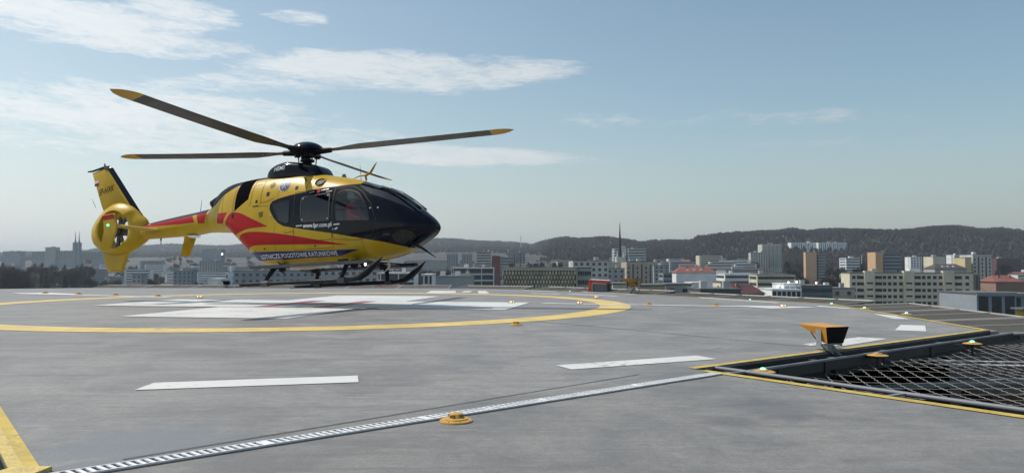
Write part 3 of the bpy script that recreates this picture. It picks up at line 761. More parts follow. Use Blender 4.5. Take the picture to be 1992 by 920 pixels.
# ---- cabin interior
mb = MB()
mb.box((.95, 0, 1.02), (3.3, 1.36, .05)); mb.box((-.62, 0, 1.55), (.05, 1.3, 1.1)); mb.box((.3, 0, 2.22), (1.8, .95, .03))
mb.build('cabin_floor', DARKIN, heli)
mb = MB(); mb.box((2.35, 0, 1.30), (.30, 1.05, .42)); mb.box((2.22, 0, 1.50), (.16, 1.0, .10), ry=-.4); mb.box((2.0, 0, 1.2), (.5, .22, .30))
mb.build('instrument_panel', DARKIN, heli)
def cabin_seat(x, y, m):
    mb = MB(); mb.box((x, y, 1.22), (.46, .44, .12)); mb.box((x - .24, y, 1.52), (.10, .44, .62), ry=-.12); mb.box((x - .29, y, 1.90), (.08, .24, .18), ry=-.12); mb.box((x, y, 1.1), (.3, .3, .16))
    return mb.build('cabin_seat', m, heli)
for x, y in ((1.45, -.36), (1.45, .36), (.5, .35), (-.15, -.3)): cabin_seat(x, y, GREYIN)
mb = MB(); mb.box((.75, .0, 1.20), (.9, .45, .10)); mb.box((.05, .48, 1.4), (.5, .28, .7)); mb.build('stretcher', GREYIN, heli)
SUIT = pm('red_flight_suit', (.65, .02, .05), .8, var=.2, vscale=10); SKIN = pm('skin', (.45, .27, .19), .6); HELM = pm('white_helmet', (.55, .56, .57), .3)
def crew(name, x, y, label, cat='person'):
    e = empty(name, (0, 0, 0), label=label, cat=cat)
    P = [(0, 0, 0), (-.04, 0, .22), (-.05, 0, .42), (-.03, 0, .52), (0, 0, .60),          # pelvis..head base
         (-.03, .19, .44), (.08, .26, .20), (.32, .20, .14), (-.03, -.19, .44), (.08, -.26, .20), (.32, -.20, .14),
         (.05, .10, -.02), (.42, .14, .03), (.50, .14, -.34), (.62, .14, -.38), (.05, -.10, -.02), (.42, -.14, .03), (.50, -.14, -.34), (.62, -.14, -.38), (.01, 0, .72)]
    E = [(0, 1), (1, 2), (2, 3), (3, 4), (2, 5), (5, 6), (6, 7), (2, 8), (8, 9), (9, 10), (0, 11), (11, 12), (12, 13), (13, 14), (0, 15), (15, 16), (16, 17), (17, 18), (4, 19)]
    rr = [.15, .15, .16, .065, .08, .085, .055, .035, .085, .055, .035, .11, .075, .05, .04, .11, .075, .05, .04, .09]
    me = bpy.data.meshes.new('body'); me.from_pydata(P, E, [])
    o = bpy.data.objects.new('body', me); COL.objects.link(o)
    md = o.modifiers.new('s', 'SKIN'); 
    for i, sv in enumerate(me.skin_vertices[0].data): sv.radius = (rr[i], rr[i]); sv.use_root = (i == 0)
    o.modifiers.new('u', 'SUBSURF').levels = 1
    bpy.context.view_layer.update()
    m2 = bpy.data.meshes.new_from_object(o.evaluated_get(bpy.context.evaluated_depsgraph_get()))
    bpy.data.objects.remove(o)
    m2.materials.clear(); m2.materials.append(SUIT); m2.materials.append(SKIN)
    for p in m2.polygons: p.use_smooth = True; p.material_index = 1 if p.center.z > .55 else 0
    o = bpy.data.objects.new('body', m2); COL.objects.link(o); o.parent = e
    mb = MB(); mb.lathe([(.02, .87), (.09, .845), (.13, .79), (.145, .72), (.14, .66), (.125, .62)], 18, c=(-.01, 0, 0)); h = mb.build('helmet', HELM, e, smooth=60)
    MB().add([(.10, -.10, .76), (.14, 0, .77), (.10, .10, .76), (.11, .10, .68), (.155, 0, .67), (.11, -.10, .68)], [(0, 1, 4, 5), (1, 2, 3, 4)]).build('visor', BLK, h, recalc=False)
    e.matrix_world = heli_mw @ Matrix.Translation((x, y, 1.28))
    return e
bpy.context.view_layer.update(); heli_mw = heli.matrix_world.copy()
crew('person', 1.50, -.36, 'pilot in a red flight suit and pale helmet behind the front door window')
crew('person', -.12, -.30, 'crew member in a red flight suit sitting behind the small rear cabin window')
# ================================================================ HELIPAD DECK
def deckmat(name, c1, c2, blot, glossy=False, stain=False):
    m = bpy.data.materials.new(name); m.use_nodes = True; t = m.node_tree; b = t.nodes['Principled BSDF']
    tc = N(t, 'ShaderNodeTexCoord')
    mp = N(t, 'ShaderNodeMapping'); mp.inputs['Rotation'].default_value = (0, 0, R(-22)); mp.inputs['Scale'].default_value = (.35, 3.2, 1)
    t.links.new(tc.outputs['Object'], mp.inputs[0])
    def nz(sc, det=8, rg=.65, vec=None, dist=0.0):
        n = N(t, 'ShaderNodeTexNoise', i_Scale=sc, i_Detail=det, i_Roughness=rg, i_Distortion=dist)
        t.links.new(vec or tc.outputs['Object'], n.inputs['Vector']); return n.outputs[0]
    streak = nz(1.6, 10, .72, mp.outputs[0], .4); big = nz(.16, 5, .55); mid = nz(1.1, 10, .7, None, .6); fine = nz(55, 5, .75); sp = nz(160, 2, .5)
    f = mth(t, 'ADD', mth(t, 'MULTIPLY', streak, .25), mth(t, 'ADD', mth(t, 'MULTIPLY', mid, .50), mth(t, 'MULTIPLY', big, .25)))
    c = mixc(t, maprange(t, f, .40, .60), c1, c2)
    c = mixc(t, maprange(t, mid, .60, .74, 0, .25), c, blot)
    st2 = nz(.55, 9, .7, mp.outputs[0], 1.0)
    c = mixc(t, maprange(t, st2, .56, .70, 0, .38), c, tuple(v * .62 for v in c1))
    c = mixc(t, maprange(t, fine, .35, .65, 0, .34), c, tuple(v * .6 for v in c1))
    c = mixc(t, maprange(t, sp, .70, .76, 0, .5), c, tuple(min(1, v * 1.9) for v in c2))
    # small oil spots and rubbed scuffs
    vo = N(t, 'ShaderNodeTexVoronoi', i_Scale=1.7, i_Randomness=1.0); t.links.new(tc.outputs['Object'], vo.inputs['Vector'])
    wn_ = N(t, 'ShaderNodeSeparateColor'); t.links.new(vo.outputs['Color'], wn_.inputs[0])
    sz = mth(t, 'MULTIPLY', mth(t, 'POWER', wn_.outputs[0], 6.0), .16)
    spot = maprange(t, mth(t, 'SUBTRACT', mth(t, 'ADD', vo.outputs['Distance'], mth(t, 'MULTIPLY', mth(t, 'SUBTRACT', fine, .5), .12)), sz), -.02, .03, .5, 0)
    c = mixc(t, spot, c, tuple(v * .42 for v in c1))
    mp2 = N(t, 'ShaderNodeMapping'); mp2.inputs['Rotation'].default_value = (0, 0, R(-31)); mp2.inputs['Scale'].default_value = (.18, 9, 1)
    t.links.new(tc.outputs['Object'], mp2.inputs[0])
    scuff = nz(1.2, 4, .6, mp2.outputs[0], .2)
    c = mixc(t, maprange(t, mth(t, 'MULTIPLY', scuff, mth(t, 'ADD', mid, .35)), .53, .62, 0, .42), c, tuple(v * .55 for v in c1))
    c = mixc(t, maprange(t, nz(3.2, 10, .8), .60, .72, 0, .5), c, tuple(v * .70 for v in c1))
    c = mixc(t, maprange(t, nz(13, 6, .75, None, .5), .36, .64, .0, .30), c, tuple(v * .62 for v in c1))
    c = mixc(t, maprange(t, nz(7.5, 8, .8, mp.outputs[0], .5), .56, .66, .0, .32), c, tuple(min(1, v * 1.35) for v in c2))
    if stain:
        # smooth resin-sealed patch by the left kerb and a damp patch on the walkway
        for (px, py, rr, cc, a) in ((-1.95, 4.1, .62, (.16, .18, .20), .75), (1.75, 5.1, .42, (.10, .105, .115), .5), (1.35, 4.75, .22, (.11, .11, .115), .5)):
            vm = N(t, 'ShaderNodeVectorMath', operation='DISTANCE'); t.links.new(tc.outputs['Object'], vm.inputs[0]); vm.inputs[1].default_value = (px, py, 0)
            dd = mth(t, 'ADD', vm.outputs['Value'], mth(t, 'MULTIPLY', mth(t, 'SUBTRACT', mid, .5), rr * 2.0))
            c = mixc(t, maprange(t, dd, rr * .35, rr, a, 0), c, cc)
    t.links.new(c, b.inputs['Base Color'])
    t.links.new(maprange(t, mth(t, 'ADD', mid, mth(t, 'MULTIPLY', fine, .3)), .4, .9, .50, .78), b.inputs['Roughness'])
    bp = N(t, 'ShaderNodeBump', i_Strength=.6, i_Distance=.005); t.links.new(mth(t, 'ADD', fine, mth(t, 'MULTIPLY', mid, 2.0)), bp.inputs['Height'])
    t.links.new(bp.outputs[0], b.inputs['Normal'])
    return m
DECKM = deckmat('coated_deck_concrete', (.185, .184, .183), (.310, .303, .294), (.36, .35, .34), stain=True)
WALKM = deckmat('walkway_concrete', (.165, .164, .162), (.270, .265, .255), (.32, .315, .30), stain=True)
YLINE = pm('yellow_line_paint', (.52, .38, .07), .6, var=.16, vscale=6, dirt=((.30, .22, .06), .5), chips=((.22, .2, .15), 22, .83))
YLINEF = pm('sun_faded_yellow_ring', (.62, .46, .15), .6, var=.14, vscale=2, dirt=((.42, .34, .16), .5), chips=((.27, .26, .24), 9, .83))
WLINE = pm('white_line_paint', (.60, .605, .595), .6, var=.07, vscale=1.2, dirt=((.45, .45, .44), .45), chips=((.28, .28, .275), 11, .84))
RLINE = pm('red_letter_paint', (.33, .10, .12), .6, var=.15, vscale=2)
JOINT = pm('joint_sealant', (.03, .03, .034), .7)
STEEL = pm('galvanised_steel', (.34, .36, .38), .5, .6, var=.15, vscale=5, dirt=((.2, .2, .2), .4))
DARKST = pm('dark_steel_and_slab_shade', (.02, .022, .026), .5, var=.3, vscale=4)
TEAL = pm('grey_green_beam', (.10, .125, .13), .55, var=.15, vscale=3)
FASC = pm('stained_fascia_concrete', (.055, .050, .045), .8, var=.35, vscale=2.5, dirt=((.04, .038, .036), .8))
BRN = pm('brown_timber', (.10, .07, .045), .7, var=.3, vscale=5)

P0, P1, P2 = (-2.29, 3.555), (1.67, 7.07), (6.95, 11.25)
DK = [P0, P1, P2, (7.75, 18.9), (4.3, 24.9), (.2, 29.75), (-2.6, 31.1), (-17.6, 31.8), (-21.5, 29.8), (-25, 24), (-24, 14), (-13, 9.6), (-4.6, 6.48)]
mb = MB(); mb.prism(DK, -.28, -.02, 1); mb.prism(DK, -.0199, 0, 0); mb.build('helipad_deck', [DECKM, DARKST]); d_ = bpy.data.objects['helipad_deck']; tag(d_, kind='structure')  # slab sides coloured dark to paint in the shaded gap at the edge
wd = Vector((.575, -.817)); p1 = Vector(P1); p0 = Vector(P0)
WK = [tuple(p0 + Vector((.10, -.085)) * 1.2), tuple(p1 + Vector((.085, -.09))), tuple(p1 + wd * 16), (-1.2, -9.0), (-1.75, 2.9)]
o = MB().prism([(-2.29, 3.555), (1.67, 7.07), (1.755, 6.965), tuple(p1 + wd * 16), (-1.4, -9), (-2.2, 2.9)], -.012, 0).build('walkway', WALKM); tag(o, kind='structure')
def line_sheet(name, P, mat, z=.004, kind='structure', hole=None):
    mb = MB(); mb.sheet(P, z); o = mb.build(name, mat, recalc=False); tag(o, kind=kind); return o
def offs(a, b, w0, w1):
    a, b = Vector(a), Vector(b); d = (b - a).normalized(); n = Vector((-d.y, d.x))
    return [tuple(a + n * w0), tuple(b + n * w0), tuple(b + n * w1), tuple(a + n * w1)]
# painted markings
def ring(name, cx, cy, r0, r1, mat, z):
    n = 96; v = [(cx + r * math.cos(2 * math.pi * j / n), cy + r * math.sin(2 * math.pi * j / n), z) for r in (r0, r1) for j in range(n)]
    o = MB().add(v, [(j, n + j, n + (j + 1) % n, (j + 1) % n) for j in range(n)]).build(name, mat, recalc=False); tag(o, kind='structure'); return o
ring('touchdown_circle_marking', -5.0, 18.65, 7.08, 7.78, YLINEF, .004)
cc = Vector((-4.66, 18.7)); u = Vector((.983, -.185)); v = Vector((.185, .983)); a_, L_ = 1.64, 4.9
def cu_(p, q): return tuple(cc + u * p + v * q)
line_sheet('hospital_cross_marking', [cu_(*p) for p in ((-a_, -L_), (a_, -L_), (a_, -a_), (L_, -a_), (L_, a_), (a_, a_), (a_, L_), (-a_, L_), (-a_, a_), (-L_, a_), (-L_, -a_), (-a_, -a_))], WLINE, .008)
h_, w_, t_ = 1.5, .9, .38
line_sheet('letter_h_marking', [cu_(*p) for p in ((-w_, -h_), (-w_ + t_, -h_), (-w_ + t_, -t_ / 2), (w_ - t_, -t_ / 2), (w_ - t_, -h_), (w_, -h_), (w_, h_), (w_ - t_, h_), (w_ - t_, t_ / 2), (-w_ + t_, t_ / 2), (-w_ + t_, h_), (-w_, h_))], RLINE, .012)
for P in ([(-2.86, 5.88), (-1.24, 6.27), (-1.32, 6.64), (-2.88, 6.24)], [(.54, 7.03), (2.06, 7.80), (1.93, 8.10), (.41, 7.32)], [(3.50, 9.08), (3.92, 9.10), (4.82, 9.92), (4.54, 10.14), (3.46, 9.24)],
          [(5.55, 11.22), (5.90, 11.02), (6.46, 12.10), (6.14, 12.23)], [(6.69, 13.55), (6.93, 13.45), (7.16, 14.45), (6.97, 14.95)], [(6.93, 17.65), (7.32, 16.40), (7.36, 17.0), (7.15, 17.95)],
          [(5.34, 22.35), (5.52, 22.5), (6.76, 19.35), (6.55, 19.2)], [(1.76, 25.0), (3.1, 23.3), (3.3, 23.5), (1.95, 25.25)], [(2.4, 27.2), (3.9, 24.9), (4.1, 25.05), (2.55, 27.35)], [(-2.95, 28.2), (-2.05, 28.2), (-1.9, 26.0), (-2.9, 25.9)],
          [(-1.72, 27.9), (-1.42, 27.9), (-1.45, 26.6), (-1.75, 26.6)], [(-1.25, 28.1), (-.95, 28.1), (-.75, 25.6), (-1.1, 25.6)], [(.3, 28.6), (1.5, 27.2), (1.7, 27.4), (.5, 28.8)], [(.6, 25.6), (1.5, 24.9), (1.6, 25.2), (.7, 25.9)]):
    line_sheet('dash_marking', P, WLINE, .005)
for P in (offs((.75, 19.05), (5.9, 17.35), -.14, .14), offs((-10.0, 22.55), (-14.6, 24.75), -.16, .16)): line_sheet('alignment_line_marking', P, WLINE, .0065)
line_sheet('arrow_marking', [(5.0, 17.85), (5.95, 17.75), (6.85, 17.15), (5.6, 16.72), (5.35, 17.15)], WLINE, .009)
line_sheet('arrow_marking', [(-14.0, 25.0), (-15.9, 26.3), (-16.8, 25.9), (-15.9, 25.0), (-13.6, 24.1)], WLINE, .009)
line_sheet('joint', offs((-9.4, 17.62), (2.95, 16.30), -.035, .035), JOINT, .016)
line_sheet('joint', offs((.29, 13.05), (1.25, 11.95), -.012, .012), JOINT, .004)
line_sheet('joint', offs((1.25, 11.95), (3.4, 9.0), -.008, .008), JOINT, .004)
line_sheet('joint', offs((-1.9, 3.80), (1.1, 6.72), -.006, .006), JOINT, .004)
for (a, b, w0, w1, m_) in ((P1, P2, .0, .085, YLINE), (P2, (7.75, 18.9), .0, .10, YLINE), ((7.75, 18.9), (4.3, 24.9), 0, .10, YLINE), ((4.3, 24.9), (.2, 29.75), 0, .1, YLINE)):
    line_sheet('edge_line_marking', offs(a, b, w0, w1), m_, .006)
a = p1 + wd * .0; line_sheet('edge_line_marking', offs(tuple(p1 + Vector((.085, -.09))), tuple(p1 + wd * 12), -.0, -.10), YLINE, .006)
# raised yellow kerb at the lower left corner
ku, kn = Vector((-.616, .787)), Vector((.787, .616)); A = Vector((-2.285, 3.545))
mb = MB(); mb.prism([tuple(A), tuple(A + kn * .058), tuple(A + kn * .058 + ku * 4), tuple(A + ku * 4)], .0, .012)
mb.prism([(-2.34, 3.44), (-2.14, 3.44), (-2.125, 3.60), (-2.30, 3.60)], .0, .022)
KY = pm('chipped_yellow_kerb_paint', (.56, .43, .14), .65, var=.2, vscale=12, bump=.5, bscale=60, dirt=((.30, .25, .14), .6))
tag(mb.build('kerb', KY), kind='structure')
B_ = A + kn * .060; line_sheet('edge_line_marking', [tuple(B_), tuple(B_ + kn * .062), tuple(B_ + kn * .062 + ku * 4), tuple(B_ + ku * 4)], YLINE, .005)
# drainage channel with a slotted steel grate
da, db = Vector((-2.06, 3.47)), Vector((1.775, 6.74)); dd = (db - da).normalized(); ang = math.atan2(dd.y, dd.x); Ld = (db - da).length
dr = empty('drainage_channel', (da.x, da.y, 0), (0, 0, ang), 'long slotted steel drain grate across the grey concrete', 'drain')
MB().add([(0, -.068, .003), (Ld, -.068, .003), (Ld, .055, .003), (0, .055, .003)], [(0, 1, 2, 3)]).build('channel', pm('dark_channel', (.05, .05, .052), .8, var=.4, vscale=6), dr, recalc=False)  # flat dark strip showing between the grate bars
mb = MB(); ZN = pm('bright_zinc_grate', (.74, .75, .76), .5, .1, var=.12, vscale=9)
mb.box((Ld / 2, -.050, .009), (Ld, .008, .009)); mb.box((Ld / 2, .050, .009), (Ld, .008, .009))
k = int(Ld / .042)
rg = random.Random(4)
for i in range(k + 1): mb.box((i * Ld / k + rg.uniform(-.001, .001), 0, .009 + rg.uniform(-.0008, .0008)), (.019, .098, .007), rz=.16 + rg.uniform(-.02, .02))
for i in range(1, int(Ld)): mb.box((i * 1.0, 0, .010), (.034, .10, .0075))
mb.build('grate', ZN, dr)

# ---- lights
AMB = pm('ochre_cast_housing', (.55, .32, .07), .5, var=.2, vscale=14, dirt=((.3, .2, .08), .5))
AMBL = pm('amber_lens', (.12, .06, .01), .15)
GREENL = pm('green_lit_lens', (.1, .8, .4), .3, emit=((.12, 1, .50), 5.0))
CLEARL = pm('clear_lit_lens', (.9, .85, .75), .3, emit=((1, .92, .8), 1.6))
CLEARU = pm('clear_unlit_lens', (.25, .25, .2), .15)
def inset_light(x, y, label, lens, sc=1.0, group='inset lights of the helipad', z=.0):
    sc = sc * (.82 if sc < 1.2 else .66)
    e = empty('inset_light', (x, y, z + .002), (0, 0, random.random()), label, 'runway light', group)
    mb = MB(); mb.lathe([(.122, 0), (.120, .010), (.105, .016), (.092, .016), (.090, .024), (.060, .030)], 24)
    for j in range(8):
        a = 2 * math.pi * j / 8; mb.lathe([(.007, .0), (.007, .018)], 8, c=(.108 * math.cos(a), .108 * math.sin(a), 0))
    mb.build('base_plate', AMB, e, smooth=35)
    mb = MB(); mb.lathe([(.062, .028), (.050, .058), (.036, .063), (0.001, .064)], 8); b = mb.build('housing', AMB, e, smooth=20)
    for j in range(4):
        a = 2 * math.pi * (j + .5) / 4; o = MB().box((.0535 * math.cos(a), .0535 * math.sin(a), .043), (.008, .040, .018), rz=a, ry=-.35).build('lens', lens, b)
    e.scale = (sc, sc, sc); return e
inset_light(-.34, 4.72, 'ochre round inset light beside the drain grate, nearest the camera', AMBL)
inset_light(.06, 12.2, 'ochre inset light on bare deck just in front of the yellow circle', AMBL, 1.1)
for i, (x, y, l) in enumerate(((-15.41, 25.5, 0), (-13.82, 24.64, 0), (-12.22, 23.82, 0), (-10.56, 23.05, 0), (-8.96, 22.16, 1))):
    inset_light(x, y, ('small unlit inset light at the far left end of the alignment line', 'small unlit inset light second from the left on the alignment line', 'small unlit inset light in the middle of the left alignment line', 'small inset light on the left line below the tail fin', 'small inset light beside the left arm of the white cross')[i], CLEARL if l else AMBL, 1.5)
for i, (x, y, l) in enumerate(((-.01, 19.2, 1), (1.64, 18.8, 1), (3.24, 18.35, 0), (4.70, 17.86, 0), (6.10, 17.40, 1), (2.42, 22.16, 1))):
    inset_light(x, y, ('lit inset light at the right arm of the white cross', 'lit inset light on the white line inside the yellow circle', 'unlit inset light where the white line leaves the yellow circle', 'unlit inset light halfway along the right white line', 'lit inset light on the white arrow head at right', 'lit inset light beyond the yellow circle, right of its far edge')[i], CLEARL if l else AMBL, 1.3)
def edge_light(x, y, label, lit, sc=1.0, ang=0.0):
    e = empty('edge_light', (x, y, -.045), (0, 0, ang), label, 'runway light', 'lights on brackets round the deck edge')
    MB().lathe([(.15, 0), (.155, .008), (.13, .016), (.09, .022)], 24).build('base_plate', AMB, e, smooth=35)
    b = MB().lathe([(.075, .02), (.07, .034), (.05, .04)], 16).build('housing', AMB, e, smooth=30)
    MB().lathe([(.036, .040), (.033, .050), (.02, .056), (.001, .057)], 16).build('lens', GREENL if lit else CLEARU, b, smooth=60)
    mb = MB(); mb.tube([(0, 0, -.20), (0, 0, 0)], .022, 8); mb.box((0, .12, -.03), (.05, .30, .02)); mb.build('bracket', DARKST, e)
    e.scale = (sc, sc, sc)
for i, (x, y, lit, an) in enumerate(((2.33, 7.20, 1, .7), (4.01, 8.50, 0, .7), (5.80, 9.76, 1, .7), (7.93, 15.55, 1, 1.6), (7.98, 17.5, 1, 1.6), (8.0, 19.35, 1, 1.8), (6.62, 21.5, 1, 2.1), (3.75, 25.6, 1, 2.2), (2.1, 28.05, 1, 2.3))):
    edge_light(x, y, ('dish shaped edge light in the sharp corner of the net frame', 'unlit dish shaped edge light between orange floodlight and green light', 'green lit dish light on the fascia above the wire net', 'green light on the right deck edge, nearest of that side',
                      'green light on the right deck edge below the orange and grey tower', 'green light on the right deck edge before the cream apartment block', 'green light on the far deck edge before the white framed building', 'green light at the far edge beneath the orange tower light fitting', 'small green light at the far edge left of the red framed cabinet')[i], lit, .72, an)
# ---- hooded floodlights
ORG = pm('orange_powder_coat', (.60, .27, .03), .4, var=.1, vscale=6)
def floodlight(x, y, z, rz, sc, label, matc=None):
    e = empty('floodlight', (x, y, z), (0, 0, rz), label, 'floodlight', 'hooded floodlights at the deck edge')
    # profile: front at u=0, hood reaching back
    pr = [(0, .30), (-.42, .308), (-.37, .288), (-.24, .235), (-.13, .20), (-.10, .14), (-.035, .13)]
    vs_ = [(u_, s * (.10 + .045 * min(1, max(0, (z_ - .16) / .14))), z_) for s in (-1, 1) for u_, z_ in pr]; n = len(pr)
    mb = MB(); mb.add(vs_, [tuple(range(n)), tuple(reversed(range(n, 2 * n)))] + [(i, n + i, n + (i + 1) % n, (i + 1) % n) for i in range(n - 1)])
    hd = mb.build('hood', matc or ORG, e)
    MB().add([(.004, -.141, .297), (.004, .141, .297), (-.028, .098, .134), (-.028, -.098, .134)], [(0, 1, 2, 3)]).build('lens', BLK, hd, recalc=False)
    mb = MB(); mb.box((-.12, -.132, .20), (.075, .006, .20)); mb.box((-.12, .132, .20), (.075, .006, .20)); mb.box((-.12, 0, .115), (.08, .23, .008)); mb.build('side_bracket', STEEL, e)
    mb = MB(); mb.add([(-.16, -.03, .11), (-.08, .02, .11), (-.02, .10, -.02), (-.20, .06, -.02), (-.12, -.01, .02)], [(0, 1, 2, 3), (0, 4, 1), (3, 2, 4)]); mb.box((-.12, 0, -.01), (.30, .20, .012)); mb.box((-.12, 0, .06), (.05, .08, .10)); mb.build('stand', STEEL, e)
    mb = MB(); mb.tube([(-.26, -.115, .245), (-.2, -.13, .2), (-.12, -.13, .14), (-.05, -.1, .06), (0, -.02, .0)], .006, 6); mb.tube([(-.1, .02, .0), (-.06, .02, -.3)], .014, 6); mb.build('cable', BLK, e)
    mb = MB(); mb.lathe([(.012, -.006), (.012, .006)], 10, c=(-.26, -.116, .252), axis='Y'); mb.build('bolt', METAL, hd)
    e.scale = (sc, sc, sc); return e
floodlight(3.55, 8.44, -.05, R(-70), 1.08, 'orange hooded floodlight on a metal stand at the near deck edge')
floodlight(4.2, 26.1, -.02, R(50), 1.7, 'distant ochre hooded floodlight on the far deck edge', pm('ochre_powder_coat', (.36, .22, .07), .5))
floodlight(-11.9, 32.2, -.02, R(-60), 1.0, 'small black hooded lamp on the far deck edge below the tail boom', BLK)

# ---- fascia, rail and net in the open corner
ed = (Vector(P2) - p1).normalized(); en = Vector((ed.y, -ed.x))
mb = MB(); a = p1 + en * .20 + ed * .42; b = Vector(P2) + en * .20 + ed * .5
def wall_strip(mb, a, b, z0, z1, t, m=0):
    a, b = Vector(a[:2]), Vector(b[:2]); d = (b - a); c = (a + b) / 2
    mb.box((c.x, c.y, (z0 + z1) / 2), (d.length, t, abs(z1 - z0)), m, rz=math.atan2(d.y, d.x))
wall_strip(mb, a, b, -.150, -.050, .03); fa = mb.build('fascia_wall', FASC); tag(fa, 'low stained concrete fascia under the deck edge beside the net', 'wall')
mb = MB(); wall_strip(mb, a - ed * .35, b, -.050, -.030, .022); mb.build('rail', STEEL, fa)
for q in (.6, 1.45, 2.7, 3.9, 5.0): mb = MB(); c = a + ed * q + en * .02; mb.box((c.x, c.y, -.12), (.09, .02, .13), rz=math.atan2(ed.y, ed.x)); mb.build('bracket', DARKST, fa)
for q in (.1, 1.6, 3.1, 4.6): mb = MB(); wall_strip(mb, p1 + ed * (q + .3), p1 + ed * (q + .3) + en * .2, -.066, -.052, .03); mb.build('strut', STEEL, fa)
wn = Vector((-wd.y, wd.x))   # outward of the walkway's right edge
if wn.x < 0: wn = -wn
ra, rb = p1 + wn * .30 + wd * .1, p1 + wn * .30 + wd * 7.5
fr = empty('steel_pipe_framework', (ra.x, ra.y, -.05), (0, 0, 0), 'grey steel pipe framework along the yellow walkway edge', 'pipework')
def loc_(o, e): 
    o.location = tuple(-Vector(e.location))
mb = MB(); mb.tube([(ra.x - wd.x * .15, ra.y - wd.y * .15, -.012), (rb.x, rb.y, -.012)], .019, 10); o = mb.build('pipe', pm('mid_grey_pipe_paint', (.16, .17, .19), .5, var=.1), fr, smooth=50); loc_(o, fr)
for q in (.3, 1.75, 3.1, 4.5):
    mb = MB(); s0 = p1 + wn * .02 + wd * q; s1 = p1 + wn * .30 + wd * (q + .02); wall_strip(mb, s0, s1, -.022, -.005, .03); o = mb.build('strut', STEEL, fr); loc_(o, fr)
# rope net: two families of twisted wire
def netz(x, y):
    p = Vector((x, y)); dw = (p - ra).dot(wn); df = (p - (p1 + en * .22)).dot(en)
    if dw < 0 or df < 0: return None
    t = dw / (dw + df + 1e-6)
    return -.02 - .14 * t - .42 * t * (1 - t) * min(1, (dw + df) / 1.5) + .02 * math.sin(x * 2.1 + y * 1.3)
mb = MB()
wa, wb = Vector((-.16, -.987)), Vector((.987, -.16))
for fam, (d1, d2) in enumerate(((wa, wb), (wb, wa))):
    for i in range(-70, 120):
        if fam and i % 2: continue
        o0 = p1 + d2 * (i * .155); pts = []
        run = []
        for k in range(-160, 160):
            p = o0 + d1 * (k * .05)
            if p.y < 3.0 or p.x > 9.5: z = None
            else: z = netz(p.x, p.y)
            if z is None:
                if len(run) > 2: pts.append(run)
                run = []
            else:
                w = .009 * (1 if (k // 1) % 2 else -1)
                run.append((p.x + d2.x * w, p.y + d2.y * w, z + (.002 if fam else 0)))
        if len(run) > 2: pts.append(run)
        for r_ in pts: mb.tube(r_, .0042 if fam == 0 else .0030, 3, cap=False)
net = mb.build('rope_net', pm('twisted_wire_rope', (.22, .21, .20), .55, .2), recalc=False); tag(net, 'sagging diamond mesh wire net in the dark opening beside the deck', 'net')
bm_e = empty('support_beam', (5.6, 10.2, -.62), label='grey green steel beam crossing under the wire net', cat='beam')
mb = MB(); mb.box((0, 0, 0), (5.4, .06, .07), rz=R(14)); mb.build('flange', pm('pale_green_beam', (.22, .27, .27), .5), bm_e)
bm2 = empty('net_cable', (6, 10.2, -.45), label='pair of taut pale cables just under the net, farther back', cat='cable')
mb = MB(); mb.tube([(-1.4, -.05, .17), (1.6, -.62, .17)], .011, 6); mb.tube([(-1.5, .15, .10), (1.6, -.35, .10)], .012, 6); mb.build('cable', ZN, bm2)
tag(MB().box((6.95, 10.9, -1.05), (1.1, .5, .45), rz=.3).build('timber_crate', BRN), 'brown timber box seen below the wire net at the right edge', 'box')
# ---- hospital below the deck, roof and supports coloured black for the opening's shade
HW = pm('hospital_render_wall', (.35, .34, .32), .8, var=.08); BIT = pm('roof_bitumen_void_shade', (.008, .008, .009), .95, var=.4, vscale=1.0, spec=.05)  # bitumen near black: shade of the opening put into its colour
hosp = empty('hospital_building', (-5, 20, -37), label='hospital block carrying the helipad deck and its lower roof, darkened as shade', cat='hospital')
def hp(name, mb, mat): o = mb.build(name, mat, hosp); o.location = (5, -20, 37); return o
cxy = Vector((-6, 19))
UND = [tuple(cxy + (Vector(p) - cxy) * .965) for p in DK]
hp('wall', MB().prism([(-60, -30), (60, -30), (60, 130), (-60, 130)], -37, -6.0), HW)
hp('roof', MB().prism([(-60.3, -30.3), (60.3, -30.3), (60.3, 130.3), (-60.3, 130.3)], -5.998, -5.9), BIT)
hp('deck_support', MB().prism(UND, -5.9, -.282), MATTE)  # flat black block, painted as the shade beneath the deck
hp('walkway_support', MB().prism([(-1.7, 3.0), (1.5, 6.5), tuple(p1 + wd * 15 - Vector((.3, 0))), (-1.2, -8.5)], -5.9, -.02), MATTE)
RF = pm('orange_red_cladding', (.52, .07, .03), .5, var=.08); GW = pm('grey_glazing', (.16, .20, .22), .3)
rc = empty('equipment_cabinet', (3.14, 27.6, -.35), (0, 0, R(-14)), 'red framed cabinet with grey front at the far deck edge', 'cabinet')
mb = MB(); mb.box((-.31, 0, .36), (.13, .6, .72)); mb.box((.02, 0, .70), (.66, .6, .10), ry=.05); mb.build('frame', RF, rc)
mb = MB(); mb.box((.06, .04, .34), (.56, .45, .66)); mb.build('front_panel', GW, rc)
mb = MB(); mb.box((-.235, -.26, .33), (.02, .05, .66)); mb.box((.02, -.26, .635), (.5, .05, .02), ry=.05); mb.box((.02, 0, .757), (.70, .62, .012), ry=.05); mb.build('trim', WHITEP, rc)
mb = MB(); mb.box((.345, 0, .32), (.09, .6, .64)); mb.build('side_wall', DARKST, rc)
rr_ = empty('roof_plant_housing', (-5.25, 33.2, -.6), (0, 0, .1), 'low red box with a paler lid at the far deck edge, seen under the skids', 'box')
MB().box((0, 0, .33), (1.25, .8, .70)).build('casing', pm('deep_red_casing', (.33, .02, .02), .5), rr_); MB().box((-.15, 0, .72), (.9, .6, .10)).build('lid', RF, rr_)

